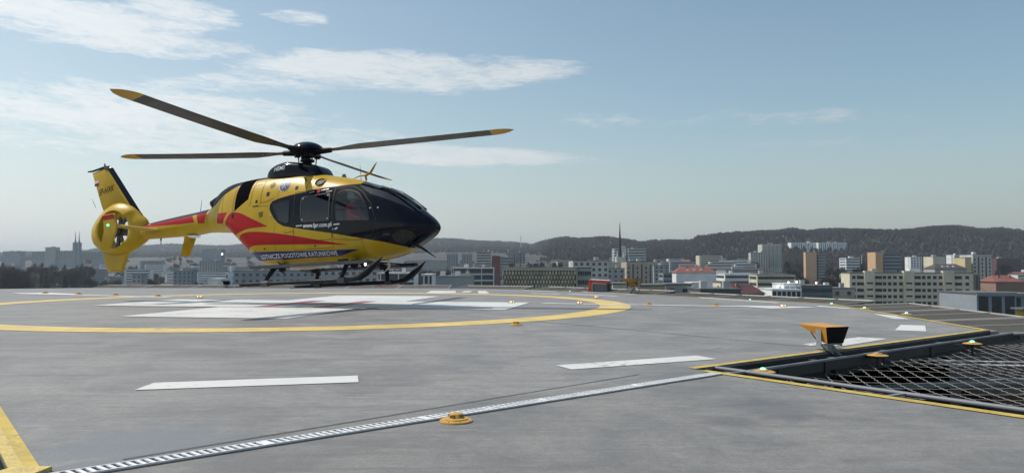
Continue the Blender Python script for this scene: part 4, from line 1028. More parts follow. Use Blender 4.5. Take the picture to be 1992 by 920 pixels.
# ---- outer safety net panels round the deck
NETM = pm('weathered_net_wire', (.26, .235, .20), .7, .1); NFR = pm('pale_net_frame', (.36, .34, .31), .6, .3)
def panel_mesh(L, W):
    mb = MB(); k = int(L / .055)
    for i in range(1, k): mb.box((i * L / k, W / 2, 0), (.012, W, .006))
    k = int(W / .055)
    for i in range(1, k): mb.box((L / 2, i * W / k, .004), (L, .012, .006))
    return mb.mesh('mesh', NETM, recalc=False)
def frame_mesh(L, W):
    mb = MB()
    for a, b in (((0, 0), (L, 0)), ((L, 0), (L, W)), ((L, W), (0, W)), ((0, W), (0, 0))): mb.tube([(a[0], a[1], 0), (b[0], b[1], 0)], .024, 6)
    mb.tube([(L / 2, 0, -.01), (L / 2, W, -.01)], .014, 6)
    return mb.mesh('frame', NFR, smooth=50)
PLAB = ['right side net panel nearest the wire rope net', 'right side net panel beside the nearest green edge light', 'right side net panel between the two nearest green lights', 'right side net panel before the cream apartment block', 'right corner net panel with green light']
num = 0
ORD = ['first', 'second', 'third', 'fourth', 'fifth', 'sixth', 'seventh', 'eighth', 'ninth', 'tenth']; SIDE = ['right', 'sloping right rear', 'sloping middle rear', 'short rear', 'long far']
for si, (a, b) in enumerate(((DK[2], DK[3]), (DK[3], DK[4]), (DK[4], DK[5]), (DK[5], DK[6]), (DK[6], DK[7]))):
    a, b = Vector(a), Vector(b); L = (b - a).length; k = max(1, round(L / 2.3)); d = (b - a).normalized(); nrm = Vector((d.y, -d.x)); W = 1.75 if a.y < 20 else 1.5
    pmesh, fmesh = panel_mesh(L / k - .06, W), frame_mesh(L / k - .06, W)
    for i in range(k):
        p = a + d * (i * L / k + .03) + nrm * .12
        e = empty('safety_net_panel', (p.x, p.y, -.05), (0, 0, 0), cat='safety net', group='outer safety net panels round the deck')
        e['label'] = '%s net panel along the %s deck edge, counted from the right hand corner' % (ORD[i], SIDE[si])
        e.matrix_world = Matrix(((d.x, nrm.x, 0, p.x), (d.y, nrm.y, 0, p.y), (0, 0, -1, -.06), (0, 0, 0, 1)))
        e.rotation_mode = 'XYZ'
        tl = R(5 if a.y > 20 else 2.5)
        e.matrix_world = e.matrix_world @ Matrix.Rotation(-tl, 4, 'X')
        for nm, me in (('mesh', pmesh), ('frame', fmesh)):
            o = bpy.data.objects.new(nm, me); COL.objects.link(o); o.parent = e
        num += 1
# pale lip outside the yellow line
for (a, b) in ((DK[2], DK[3]), (DK[3], DK[4]), (DK[4], DK[5]), (DK[5], DK[6]), (DK[6], DK[7])):
    q = offs(a, b, -.11, -.002); mb = MB(); mb.prism(q, -.10, -.012); tag(mb.build('deck_kerb', pm('lip', (.28, .27, .25), .7, var=.1)), kind='structure')
HAZE_DENSITY = 1.15e-4
# ================================================================ TERRAIN
RX = [-1500, -100, 0, 170, 250, 330, 420, 480, 700, 840, 880, 940, 1000, 1035, 1060, 1100, 1130, 1180, 1210, 1250, 1300, 1345, 1360, 1400, 1450, 1520, 1545, 1570, 1600, 1640, 1700, 1750, 1780, 1820, 1850, 1880, 1920, 1950, 1990, 2100, 2400, 3600]
RY = [495, 495, 494, 490, 480, 478, 480, 478, 470, 466, 467, 471, 475, 477, 470, 465, 467, 464, 469, 475, 472, 472, 465, 460, 457, 454, 451, 455, 452, 450, 451, 453, 451, 446, 445, 448, 453, 450, 454, 452, 455, 460]
def ridge_r(ax):   # ax: tangent of azimuth * 1500 + 996
    return float(np.interp(ax, [-800, 700, 1040, 1075, 1340, 1365, 3000], [4600, 4400, 4000, 2700, 2500, 2150, 2000]))
def tnoise(x, y):
    return (math.sin(x * .013 + 1.3) * math.cos(y * .017) + .5 * math.sin(x * .031 + y * .027) + .3 * math.sin(x * .07 - y * .05 + 2)) / 1.8
def ground_z(x, y):
    if y <= 1: return -37.0
    ax = 996 + 1500 * x / y
    rr = ridge_r(ax); yr = float(np.interp(ax, RX, RY)); hr = .95 + (515 - yr) / 1500 * rr
    right = float(np.interp(ax, [700, 1200], [0, 1]))
    a = [0, 420, 900, 1250, 1500, rr * .80, rr, rr * 1.3, 30000]
    lo = [-37, -37, -30, -24, -14, hr * .50, hr, hr * .7, -40]; hi = [-37, -37, -19, -6, 12, hr * .72, hr, hr * .7, -40]
    z = float(np.interp(y, a, lo)) * (1 - right) + float(np.interp(y, a, hi)) * right
    k = float(np.interp(y, [900, 1800], [0, 1]))
    return z + tnoise(x, y) * 5 * k
gv, gf = [], []
ys = [-400, -100, 1] + [30 * 1.06 ** i for i in range(1, 96)]
ys = [y for y in ys if y < 7600] + [12000, 20000, 30000]
axs = [-30000, -14000, -7000, -4000, -2500, -1600, -1000] + list(range(-600, 2701, 12)) + [3000, 4000, 6000, 12000, 30000]
for y in ys:
    for ax in axs:
        yy = max(y, 30); x = (ax - 996) / 1500 * yy
        if y <= 1: x = (ax - 996) / 1500 * 400
        gv.append((x, y, ground_z(x, y)))
na = len(axs)
for i in range(len(ys) - 1):
    for j in range(na - 1): gf.append((i * na + j, i * na + j + 1, (i + 1) * na + j + 1, (i + 1) * na + j))
GM = pm('early_spring_ground', (.022, .022, .021), .95, var=.5, vscale=.012, dirt=((.045, .044, .042), .6))
o = MB().add(gv, gf).build('terrain', GM, smooth=80, recalc=False); tag(o, kind='structure')

# ================================================================ CITY
CC = {'cream': (.66, .60, .46), 'sand': (.42, .39, .30), 'grey': (.36, .365, .36), 'pale': (.52, .52, .48), 'tan': (.44, .37, .31), 'glassy': (.55, .60, .60),
      'bluegrey': (.26, .30, .33), 'white': (.78, .79, .79), 'beige': (.46, .43, .35), 'ochre': (.34, .29, .18), 'dark': (.09, .10, .105), 'greenglass': (.15, .185, .185),
      'orange': (.56, .36, .21), 'yellow': (.56, .46, .27), 'brick': (.28, .18, .145), 'maroon': (.17, .055, .06)}
WM = {k: pm(k + '_facade', c, .85, var=.10, vscale=.15, dirt=(tuple(v * .6 for v in c), .35)) for k, c in CC.items()}
WIN = pm('dark_window_glass', (.025, .03, .036), .25, var=.4, vscale=.3); WFR = pm('window_surround', (.30, .30, .29), .7)
BAND = pm('dark_ribbon_window', (.045, .055, .062), .4, var=.3, vscale=.2)
ROOFM = {'red': pm('red_roof_tiles', (.19, .075, .062), .8, var=.2, vscale=.3), 'maroon': pm('maroon_sheet_roof', (.060, .022, .024), .8, var=.5, vscale=.25), 'brown': pm('brown_roof', (.07, .05, .045), .8, var=.2, vscale=.3)}
FLATR = pm('flat_roof_felt', (.11, .11, .11), .9, var=.3, vscale=.1)
WHT = pm('white_render_edge', (.58, .59, .6), .7)
_wm = {}
def winmesh(w, h, frame=True):
    k = (round(w, 1), round(h, 1), frame)
    if k not in _wm:
        mb = MB(); w_, h_ = k[:2]
        mb.box((0, .0, 0), (w_, .10, h_), 0)
        if frame:
            mb.box((0, -.03, h_ / 2 + .06), (w_ + .24, .14, .12), 1); mb.box((0, -.05, -h_ / 2 - .06), (w_ + .3, .20, .12), 1)
            if w_ > 1.2: mb.box((0, -.055, 0), (.09, .04, h_), 1)
        _wm[k] = mb.mesh('window', [WIN, WFR])
    return _wm[k]
def put(me, name, par, loc, rz=0):
    o = bpy.data.objects.new(name, me); COL.objects.link(o); o.parent = par; o.location = loc; o.rotation_euler = (0, 0, rz); return o
def building(name, label, X, Y, w, d, zt, style, col, yaw, opt):
    zb = min(ground_z(X - w / 2, Y), ground_z(X + w / 2, Y), ground_z(X, Y)) - 1.0
    cat = name.split('_')[-1] if name.split('_')[-1] in ('block', 'tower', 'house', 'building', 'hall', 'warehouse') else 'building'
    cat = {'block': 'building', 'tower': 'tower block', 'house': 'house', 'hall': 'hall'}.get(cat, cat)
    e = empty(name, (X, Y + d / 2, zb), (0, 0, R(yaw)), label, cat, opt.get('group'))
    H_ = zt - zb; m = WM[col]; vis = min(H_, 34)
    mb = MB(); mb.box((0, 0, H_ / 2), (w, d, H_)); wall = mb.build('wall', m, e)
    rh = opt.get('rh')
    if rh:
        mb = MB(); o_ = .5
        q = min(w * .18, 5)
        vv = [(-w/2 - o_, -d/2 - o_, H_), (w/2 + o_, -d/2 - o_, H_), (w/2 + o_, d/2 + o_, H_), (-w/2 - o_, d/2 + o_, H_), (-w/2 + q, 0, H_ + rh), (w/2 - q, 0, H_ + rh)]
        mb.add(vv, [(0, 1, 5, 4), (1, 2, 5), (2, 3, 4, 5), (3, 0, 4), (3, 2, 1, 0)])
        rf = mb.build('roof', ROOFM[opt['roof']], e)
        for k in range(2 if w > 12 else 1): MB().box((-w * .2 + k * w * .4, -d * .18, H_ + rh * .75), (.9, .9, 1.6)).build('chimney', WM['brick'], rf)
        if w > 14:
            for k in range(int(w / 6)): MB().box((-w / 2 + q + 3 + k * (w - 2 * q - 3) / max(1, int(w / 6)), -d * .30, H_ + rh * .35), (1.4, 2.0, 1.3)).build('dormer', WM['white'], rf)
    else:
        mb = MB(); mb.box((0, 0, H_ + .02), (w + .3, d + .3, .35)); rf = mb.build('roof', FLATR if col not in ('white', 'glassy') else WHT, e)
        rnd = random.Random(int(X * 7 + Y))
        for k in range(rnd.randint(1, 3) if w > 9 and style != 'arcade' else 0):
            mb = MB(); bw = rnd.uniform(1.5, max(2, w * .16)); mb.box((rnd.uniform(-w * .36, w * .36), rnd.uniform(-d * .2, d * .2), H_ + .2 + .9), (bw, bw * .9, 1.8)); mb.build('roof_plant', rnd.choice([WM['pale'], WM['grey'], WM['white']]), rf)
        if Y < 1100 and rnd.random() < .6: mb = MB(); mb.tube([(rnd.uniform(-w * .3, w * .3), 0, H_), (rnd.uniform(-w * .3, w * .3), 0, H_ + 3.2)], .07 * Y / 400, 4); mb.build('roof_mast', DARKST, rf)
    fy = -d / 2
    if style == 'grid':
        fh = 3.0; nf = opt.get('fl') or max(1, int(vis / fh)); nc = opt.get('nc') or max(2, min(int(w / 3.2), 16))
        if nf * nc > 96: nf = 96 // nc
        me = winmesh(1.35 if Y < 700 else 1.7, 1.45 if Y < 700 else 1.7, Y < 520)
        for f in range(nf):
            for c in range(nc):
                put(me, 'window', e, (-w / 2 + (c + .5) * w / nc, fy - .04, H_ - 1.9 - f * fh))
        for q in (-1, 1):
            if d > 8:
                for f in range(min(nf, 5)):
                    put(me, 'window', e, (q * (w / 2 + .04), -d * .22, H_ - 1.9 - f * fh), R(90))
    elif style == 'band':
        fh = 3.2; nf = min(opt.get('fl') or max(1, int(vis / fh)), 9)
        for f in range(nf):
            z = H_ - 1.7 - f * fh; mb = MB(); mb.box((0, fy - .05, z), (w * .97, .14, 1.45)); mb.build('window_band', BAND, e)
            mb = MB(); mb.box((0, fy - .12, z - 1.2), (w + .1, .30, .9)); mb.build('balcony', m if col != 'glassy' else WHT, e)
        for f in range(nf): mb = MB(); mb.box((-w / 2 - .05, 0, H_ - 1.7 - f * fh), (.12, d * .8, 1.4)); mb.build('window_band', BAND, e)
    elif style == 'stripe':
        nc = max(3, min(int(w / 2.6), 14))
        for c in range(nc):
            x = -w / 2 + (c + .5) * w / nc
            mb = MB(); mb.box((x, fy - .05, H_ - 1.2 - vis * .48), (w / nc * .38, .14, vis * .93)); b = mb.build('window_bay', BAND if col != 'tan' else pm('brown_bay', (.13, .095, .08), .8), e)
            for f in range(int(vis / 3)): 
                if c % 2 == 0: mb = MB(); mb.box((x, fy - .13, H_ - 2.6 - f * 3.0), (w / nc * .52, .2, 1.0)); mb.build('balcony', m, b)
    elif style == 'gallery':
        fh = 3.3; nf = min(4, max(1, int(vis / fh)))
        for f in range(nf):
            z = H_ - 1.6 - f * fh
            MB().box((0, fy - .05, z), (w * .98, .12, 2.4)).build('window_band', BAND, e); MB().box((0, fy - .5, z - 1.65), (w + .4, 1.1, .55)).build('balcony', WHT, e)
        for k in range(max(2, int(w / 7))): x = -w / 2 + (k + .1) * w / max(2, int(w / 7)) + .4; MB().box((x, fy - .95, H_ - nf * fh / 2), (.45, .25, nf * fh)).build('column', WHT, e)
        MB().box((0, fy - .5, H_ - .1), (w + .6, 1.3, .5)).build('cornice', WHT, e)
    elif style == 'arcade':
        nb = max(3, int(w / 1.55)) if Y > 250 else max(3, int(w / 2.6))
        for k in range(nb): MB().box((-w / 2 + (k + .5) * w / nb, fy - .03, H_ - .7 - 2.1), (w / nb * .72, .12, 4.2)).build('window', WIN, e)
        MB().box((0, fy - .15, H_ - .25), (w + .2, .35, .5)).build('cornice', m, e)
        for k in range(nb): MB().box((-w / 2 + (k + .5) * w / nb, fy - .03, H_ - 8.2), (w / nb * .72, .12, 4.2)).build('window', WIN, e)
    elif style == 'ripple':
        RP = pm('ripple_screen', (.50, .46, .35), .8, var=.2, vscale=.2); bk = pm('dark_behind_screen', (.10, .095, .08), .9)
        MB().box((0, fy - .05, H_ - 5.6), (w * .985, .1, 9.6)).build('opening', bk, e)
        # diamond lamellas, tilted in turn
        rnd = random.Random(3); nc, nr = 24, 6
        for r_ in range(nr):
            mb = MB()
            for c in range(nc):
                x = -w / 2 + (c + .5 + .5 * (r_ % 2)) * w / nc - .2; z = H_ - 1.8 - r_ * 1.48; s_ = w / nc * .58; t_ = .92 + .08 * math.sin(c * .9 + r_)
                if x + s_ > w / 2: continue
                dy = .45 if (c + r_) % 2 else -.1
                mb.add([(x - s_ * .75, fy - .15, z), (x, fy - .5 - dy * .3, z + t_), (x + s_ * .75, fy - .15 - dy, z), (x, fy - .2, z - t_), (x + .02, fy - .55, z)], [(0, 1, 4), (1, 2, 4), (2, 3, 4), (3, 0, 4)])
            o = mb.build('lamella_row', RP, e, recalc=False)
        MB().box((0, fy - .2, H_ - .45), (w, .5, .9)).build('cornice', WM['sand'], e)
        for k in range(9): MB().box((-w / 2 + 3 + k * (w - 5) / 9, 2, H_ + .9), (1.6, 3, 1.5)).build('roof_plant', random.choice([WM['beige'], WM['sand'], WM['dark']]), rf)
        for q in (-1, 1): MB().box((q * w / 2, fy - .2, H_ - 5.5), (.3, .5, 11)).build('corner_post', WM['pale'], e)
    elif style == 'slab':
        # stair towers stand proud between groups of windows; curved end bay at the right
        u = w / 54.0
        tw = [(-18.3, 4.4), (-1.0, 4.6), (16.2, 4.8)]
        for tx, ww in tw:
            t_ = MB().box((tx * u, fy + .6, H_ / 2 + .5), (ww * u, 2.6, H_ + 1.0)).build('stair_tower', WM['cream'], e)
            me = winmesh(2.6, .75, False)
            for f in range(6): put(me, 'stair_window', t_, (tx * u, fy - .72, H_ - 4.6 - f * 2.9))
        MW = pm('maroon_panel', (.12, .07, .07), .8); me1 = winmesh(1.5, 1.35, False); me2 = winmesh(2.9, 1.35, False)
        cols = [(-25.2, 1), (-22.3, 2), (-14.2, 2), (-11.6, 1), (-9.4, 1), (-7.0, 1), (-4.4, 1), (2.8, 2), (5.6, 1), (7.9, 1), (10.4, 1), (12.9, 1), (20.6, 2), (24.4, 1)]
        for f in range(6):
            for cx_, k in cols: put(me2 if k == 2 else me1, 'window', e, (cx_ * u, fy - .04, H_ - 2.0 - f * 2.9))
        for f in range(6):
            for x0, x1 in ((-15.8, -3.6), (1.6, 13.6)):
                MB().box(((x0 + x1) / 2 * u, fy - .10, H_ - 3.35 - f * 2.9), ((x1 - x0) * u, .24, 1.1)).build('parapet_band', WM['cream'], e)
        mb = MB()
        n = 14; vs_ = []
        for k in range(n + 1):
            a = -math.pi / 2 + math.pi * .62 * k / n; vs_ += [(w / 2 + 4.6 * math.cos(a) * 1.0 - .0, fy + 6 + 6 * math.sin(a), 0), (w / 2 + 4.6 * math.cos(a), fy + 6 + 6 * math.sin(a), H_ - .4)]
        mb.add(vs_, [(2 * k, 2 * k + 2, 2 * k + 3, 2 * k + 1) for k in range(n)] + [tuple(2 * k + 1 for k in range(n + 1))]); mb.build('rounded_bay', pm('tan_rounded_bay', (.24, .20, .16), .8, var=.2, vscale=.2), e)
        for k in range(3): a = -math.pi / 2 + math.pi * .62 * (k + .6) / 3.2; MB().box((w / 2 + 4.65 * math.cos(a), fy + 6 + 6.05 * math.sin(a), H_ / 2 - .5), (.7, .2, H_ - 1.5), rz=a + math.pi / 2).build('window_bay', pm('brown_bay_glass', (.09, .07, .06), .6), e)
    return e
CITY = [
('apartment_block', 'long cream apartment block with stair towers, nearest building at right', 181.8, 350.0, 52.7, 14.0, -2.8, 'slab', 'cream', -8, {}),
('car_park', 'beige car park wrapped in rippled diamond cladding, grey plain wing at its right', 9.4, 262.0, 25.2, 40.0, -0.1, 'ripple', 'sand', 0, {}),
('office_wing', 'plain grey wing with few dark windows attached right of the rippled car park', 24.8, 264.0, 4.6, 30.0, -0.1, 'grid', 'grey', 0, {'fl': 4, 'nc': 3}),
('apartment_block', 'pale ribbed apartment block behind the plain grey wing', 42.3, 420.0, 19.6, 16.0, 3.2, 'grid', 'pale', 4, {}),
('tower_block', 'tan tower block with vertical brown stripes right of the dark spire', 82.2, 500.0, 17.0, 18.0, 3.0, 'stripe', 'tan', 3, {}),
('office_tower', 'stepped office tower with pale and dark bands behind the dark spire', 146.1, 900.0, 21.0, 26.0, 19.6, 'band', 'glassy', 0, {}),
('office_tower', 'narrower left half of the banded office tower, left of the dark spire', 125.2, 905.0, 10.3, 22.0, 19.7, 'band', 'glassy', 0, {}),
('office_core', 'pale vertical shaft between the two banded office halves', 130.6, 903.0, 4.8, 14.0, 23.2, 'plain', 'pale', 0, {}),
('town_house', 'pale low block at the foot of the dark spire', 63.1, 470.0, 11.0, 12.0, -1.2, 'grid', 'grey', 0, {}),
('town_house', 'grey low block between tan tower and red roofed house', 119.5, 620.0, 12.4, 14.0, 0.5, 'grid', 'bluegrey', 5, {}),
('office_block', 'dark banded office block in front of the red roofed house, at its left', 88.3, 430.0, 8.0, 14.0, -3.6, 'band', 'bluegrey', 0, {}),
('town_house', 'long house under a bright red tiled roof with white bays', 96.3, 402.0, 20.6, 14.0, -3.1, 'hip', 'white', -3, {'rh': 3.4, 'roof': 'red'}),
('service_building', 'long low beige building with small windows under the far deck edge', 29.9, 205.0, 6.3, 14.0, -4.1, 'grid', 'beige', 0, {}),
('service_building', 'low ochre brick building with pale roof edge, right of the far floodlight', 36.1, 200.0, 7.1, 14.0, -4.4, 'grid', 'ochre', 0, {}),
('town_house', 'low grey building right of the ochre brick building', 45.3, 210.0, 7.1, 14.0, -4.4, 'grid', 'grey', 0, {}),
('town_house', 'small white gabled house before the red roofed house', 58.2, 240.0, 4.6, 10.0, -4.7, 'grid', 'white', 0, {}),
('office_block', 'low dark flat building in front of the maroon roof', 51.3, 190.0, 9.9, 14.0, -5.1, 'band', 'dark', 0, {}),
('town_house', 'cream low house left of the maroon roof', 69.8, 250.0, 4.5, 10.0, -4.7, 'grid', 'cream', 0, {}),
('hall_building', 'long pale hall with ribbon of windows behind the maroon roof', 135.7, 455.0, 20.3, 22.0, -4.5, 'band', 'white', 0, {}),
('hall_building', 'grey upper hall with wide flat roof behind the pale ribbon hall', 149.7, 500.0, 22.0, 24.0, -2.4, 'plain', 'bluegrey', 0, {}),
('market_hall', 'large maroon sawtooth roof near the deck edge', 69.2, 225.0, 8.7, 20.0, -7.5, 'hip', 'dark', 0, {'rh': 2.9, 'roof': 'maroon'}),
('office_block', 'beige block with ribbon windows left of the white framed building', 132.4, 385.0, 18.5, 18.0, -3.9, 'band', 'cream', -4, {}),
('commercial_building', 'white framed building with tall dark window bays', 93.1, 262.0, 9.8, 14.0, -7.4, 'arcade', 'white', 0, {}),
('commercial_building', 'white upper storey with three square windows set back on the framed building', 97.3, 268.0, 5.9, 12.0, -5.7, 'grid', 'white', 0, {'fl': 1, 'nc': 3}),
('glass_building', 'grey green glass block right of the white framed building', 112.5, 285.0, 11.4, 16.0, -6.8, 'band', 'greenglass', 0, {}),
('service_building', 'low beige shed between the glass block and the cream apartments', 128.6, 300.0, 9.2, 16.0, -8.2, 'grid', 'beige', 0, {}),
('tower_block', 'slender orange tower with grey balcony side, tallest of the middle', 343.8, 880.0, 11.7, 20.0, 15.6, 'plain', 'orange', -14, {}),
('tower_block', 'grey balcony side wing joined to the slender orange tower', 355.8, 884.0, 8.5, 18.0, 13.3, 'band', 'grey', -4, {}),
('tower_block', 'pale stepped tower, lower left part with terraces', 342.0, 1060.0, 22.6, 24.0, 17.9, 'grid', 'pale', -10, {}),
('tower_block', 'pale olive tower, taller right part of the stepped pair', 366.7, 1085.0, 27.5, 24.0, 29.9, 'stripe', 'pale', -4, {}),
('hillside_block', 'long white block with vertical bays high on the wooded hill', 649.0, 1560.0, 58.2, 16.0, 45.7, 'stripe', 'white', 0, {}),
('hillside_block', 'white left half of the long block high on the wooded hill', 594.5, 1570.0, 54.4, 16.0, 46.0, 'stripe', 'white', 4, {}),
('tower_block', 'orange striped tower above the cream apartment roof', 333.2, 700.0, 6.5, 16.0, 12.6, 'plain', 'orange', 0, {}),
('tower_block', 'blue grey tower half joined to the orange striped tower', 347.1, 704.0, 16.4, 16.0, 11.7, 'band', 'bluegrey', 0, {}),
('tower_block', 'yellow sided tower rising behind the right end of the cream apartments', 354.8, 600.0, 4.8, 16.0, 6.6, 'plain', 'yellow', 0, {}),
('tower_block', 'white balcony tower joined to the yellow sided tower', 367.6, 604.0, 15.3, 16.0, 9.0, 'stripe', 'pale', 4, {}),
('villa_block', 'small white terraced villa block between orange tower and cream apartments', 396.9, 900.0, 17.4, 14.0, 8.8, 'band', 'white', 8, {}),
('villa_block', 'cream plain cube building on the slope above the cream apartments', 497.1, 900.0, 16.2, 16.0, 10.5, 'plain', 'cream', 10, {}),
('villa_block', 'little white house group left of the plain cream cube', 503.0, 960.0, 14.1, 14.0, 10.5, 'grid', 'white', 0, {}),
('villa_block', 'white stepped house just left of the yellow sided tower', 565.1, 980.0, 13.1, 12.0, 13.4, 'grid', 'white', 20, {}),
('town_house', 'low white house between plain cream cube and yellow sided tower', 440.0, 760.0, 7.6, 12.0, 0.9, 'grid', 'white', 0, {}),
('town_house', 'brown roofed long house behind the cream apartment roof', 295.7, 520.0, 21.5, 14.0, -1.5, 'hip', 'grey', 0, {'rh': 3, 'roof': 'brown'}),
('warehouse', 'blue grey warehouse with dark openings at the lower right edge', 114.1, 182.0, 9.3, 16.0, -5.8, 'arcade', 'bluegrey', 0, {}),
('warehouse', 'darker warehouse wing cut by the right picture edge', 124.5, 186.0, 9.9, 16.0, -6.2, 'arcade', 'bluegrey', 0, {}),
('town_house', 'brick house with pinkish roof right of the white balcony tower', 232.1, 360.0, 13.0, 14.0, -7.0, 'hip', 'brick', 0, {'rh': 3, 'roof': 'red'}),
('town_house', 'dark red long building on the slope at the right edge', 579.3, 900.0, 28.2, 20.0, 8.2, 'band', 'maroon', 0, {}),
('gallery_building', 'white open gallery building with three decks behind the nose', -20.6, 402.0, 22.0, 16.0, -0.7, 'gallery', 'white', 0, {}),
('tower_block', 'pale slab block above the white gallery building', -33.0, 900.0, 16.8, 20.0, 16.6, 'band', 'pale', 0, {}),
('tower_block', 'dark red block right of the pale slab block', -14.9, 720.0, 7.7, 14.0, 9.1, 'plain', 'maroon', 0, {}),
('clinic_building', 'grey complex of stepped blocks right of the dark red block', -5.7, 850.0, 15.9, 18.0, 9.4, 'band', 'grey', 0, {}),
('clinic_building', 'taller blue grey roof block on the stepped grey complex', 0.0, 860.0, 13.8, 18.0, 15.9, 'stripe', 'bluegrey', 0, {}),
('clinic_building', 'right hand grey part of the stepped complex above the car park', 9.9, 870.0, 10.4, 18.0, 14.3, 'grid', 'grey', 0, {}),
('tower_block', 'distant pale twin block, left one above the gallery building', -101.0, 1300.0, 18.2, 18.0, 19.1, 'stripe', 'bluegrey', 0, {}),
('tower_block', 'distant pale twin block, right one above the gallery building', -76.3, 1300.0, 17.3, 18.0, 19.1, 'stripe', 'bluegrey', 0, {}),
('warehouse', 'long blue grey shed roof between gallery building and deck edge', -22.6, 300.0, 14.0, 20.0, -3.6, 'plain', 'bluegrey', 0, {}),
('balcony_block', 'white balcony block directly behind the far skid tip', -25.5, 232.0, 2.8, 12.0, -2.0, 'gallery', 'white', 0, {}),
('gallery_building', 'white lattice fronted building seen between the skids', -45.8, 305.0, 14.2, 14.0, -2.3, 'gallery', 'white', 0, {}),
('town_house', 'grey pale roofed block left of the lattice fronted building', -100.2, 900.0, 44.4, 20.0, 5.2, 'plain', 'grey', 0, {}),
('apartment_block', 'long grey apartment facade seen through the skid legs, right part', -77.0, 360.0, 28.8, 14.0, -1.2, 'grid', 'grey', 0, {}),
('apartment_block', 'long grey apartment facade seen through the skid legs, left part', -117.2, 380.0, 39.8, 14.0, -2.1, 'grid', 'bluegrey', 3, {}),
('estate_block', 'distant high slab on the left ridge right of the twin spires', -1015.0, 1850.0, 56.7, 20.0, 31.8, 'grid', 'bluegrey', 0, {}),
('estate_block', 'distant high slab on the left ridge left of the twin spires', -1072.2, 1800.0, 97.2, 20.0, 32.1, 'grid', 'bluegrey', 0, {}),
('estate_block', 'small roof block on top of the left ridge slab', -1074.6, 1795.0, 23.9, 18.0, 41.6, 'plain', 'grey', 0, {}),
('estate_block', 'hazy low slab at the far left edge', -1233.1, 1900.0, 44.3, 20.0, 33.9, 'plain', 'bluegrey', 0, {}),
('estate_block', 'hazy wide block right of the small tail skid fin', -584.5, 1500.0, 37.0, 22.0, 30.9, 'plain', 'bluegrey', 0, {}),
('estate_block', 'lower pale block in front of the hazy wide block', -393.0, 1000.0, 24.7, 18.0, 5.6, 'grid', 'grey', 0, {}),
('town_house', 'pale block below the hazy wide block, left of the belly', -264.9, 620.0, 14.1, 12.0, -4.0, 'grid', 'bluegrey', 0, {}),
('town_house', 'narrow pale house pair below the tail fenestron', -272.3, 560.0, 6.3, 10.0, -6.1, 'grid', 'grey', 0, {}),
('town_house', 'white flat roofed shed just above the deck edge by the black lamp', -127.8, 330.0, 4.4, 12.0, -5.2, 'plain', 'white', 0, {}),
]
for row in CITY: building(*row)
# filler houses of the town, told apart by nothing but place
rnd = random.Random(11)
def fill(n, ax0, ax1, y0, y1, lab, grp, hts=(5, 12), ws=(8, 20), cols=('grey', 'pale', 'white', 'bluegrey', 'beige', 'brick'), roofp=.4):
    for i in range(n):
        Y = y0 * (y1 / y0) ** rnd.random(); ax = rnd.uniform(ax0, ax1); X = (ax - 996) / 1500 * Y
        w = rnd.uniform(*ws); h = rnd.uniform(*hts); zb = ground_z(X, Y); d = rnd.uniform(7, 11); c = rnd.choice(cols)
        e = empty('apartment_house' if 'slab' in lab else 'town_house', (X, Y, zb - 1), (0, 0, R(rnd.uniform(-30, 30))), lab, 'house', grp)
        MB().box((0, 0, h / 2 + .5), (w, d, h + 1)).build('wall', WM[c], e)
        if rnd.random() < roofp:
            o_ = .4; rh = rnd.uniform(2, 3.5)
            vv = [(-w/2 - o_, -d/2 - o_, h + 1), (w/2 + o_, -d/2 - o_, h + 1), (w/2 + o_, d/2 + o_, h + 1), (-w/2 - o_, d/2 + o_, h + 1), (-w/2, 0, h + 1 + rh), (w/2, 0, h + 1 + rh)]
            MB().add(vv, [(0, 1, 5, 4), (1, 2, 5), (2, 3, 4, 5), (3, 0, 4), (3, 2, 1, 0)]).build('roof', ROOFM[rnd.choice(['red', 'brown', 'brown', 'maroon'])], e)
        else:
            MB().box((0, 0, h + 1.1), (w + .4, d + .4, .35)).build('roof', rnd.choice([FLATR, WHT, FLATR]), e)
        if Y < 1600:
            for f in range(min(int(h / 3), 7)):
                MB().box((0, -d / 2 - .04, h - 1.3 - 3 * f + .4), (w * .84, .12, 1.2)).build('window_band', BAND, e)
fill(68, 20, 500, 420, 1900, 'small hazy house in the valley below the tail', 'small houses in the valley below the tail', ws=(8, 26))
fill(40, 480, 1000, 520, 1500, 'small grey house in the valley beyond the skids', 'small houses in the valley beyond the skids', ws=(10, 28))
fill(62, 1020, 1460, 520, 1350, 'small hillside house between the spire and the stepped towers', 'small houses between spire and stepped towers', hts=(8, 17), ws=(10, 30), cols=('pale', 'white', 'grey', 'beige', 'cream', 'tan'), roofp=.25)
fill(26, 1430, 1680, 480, 1150, 'small house among bare trees round the orange tower', 'small houses round the orange tower', hts=(7, 13), ws=(9, 22), cols=('pale', 'white', 'beige', 'cream'), roofp=.35)
fill(66, 1680, 2060, 460, 1250, 'small house on the slope behind the cream apartments', 'small houses on the right hand slope', hts=(7, 15), ws=(9, 24), cols=('pale', 'white', 'white', 'beige', 'cream', 'grey'), roofp=.3)
fill(26, 1010, 1470, 700, 1250, 'pale apartment slab among the houses between spire and stepped towers', 'apartment slabs between spire and stepped towers', hts=(15, 26), ws=(16, 40), cols=('pale', 'white', 'cream', 'beige', 'grey'), roofp=0)
fill(16, 180, 480, 800, 1700, 'hazy apartment slab in the valley below the tail', 'apartment slabs below the tail', hts=(14, 28), ws=(20, 60), cols=('pale', 'grey', 'bluegrey', 'white'), roofp=0)
fill(12, 850, 1010, 700, 1200, 'grey apartment slab just right of the helicopter nose', 'apartment slabs right of the nose', hts=(14, 24), ws=(16, 36), cols=('pale', 'grey', 'bluegrey', 'white'), roofp=0)
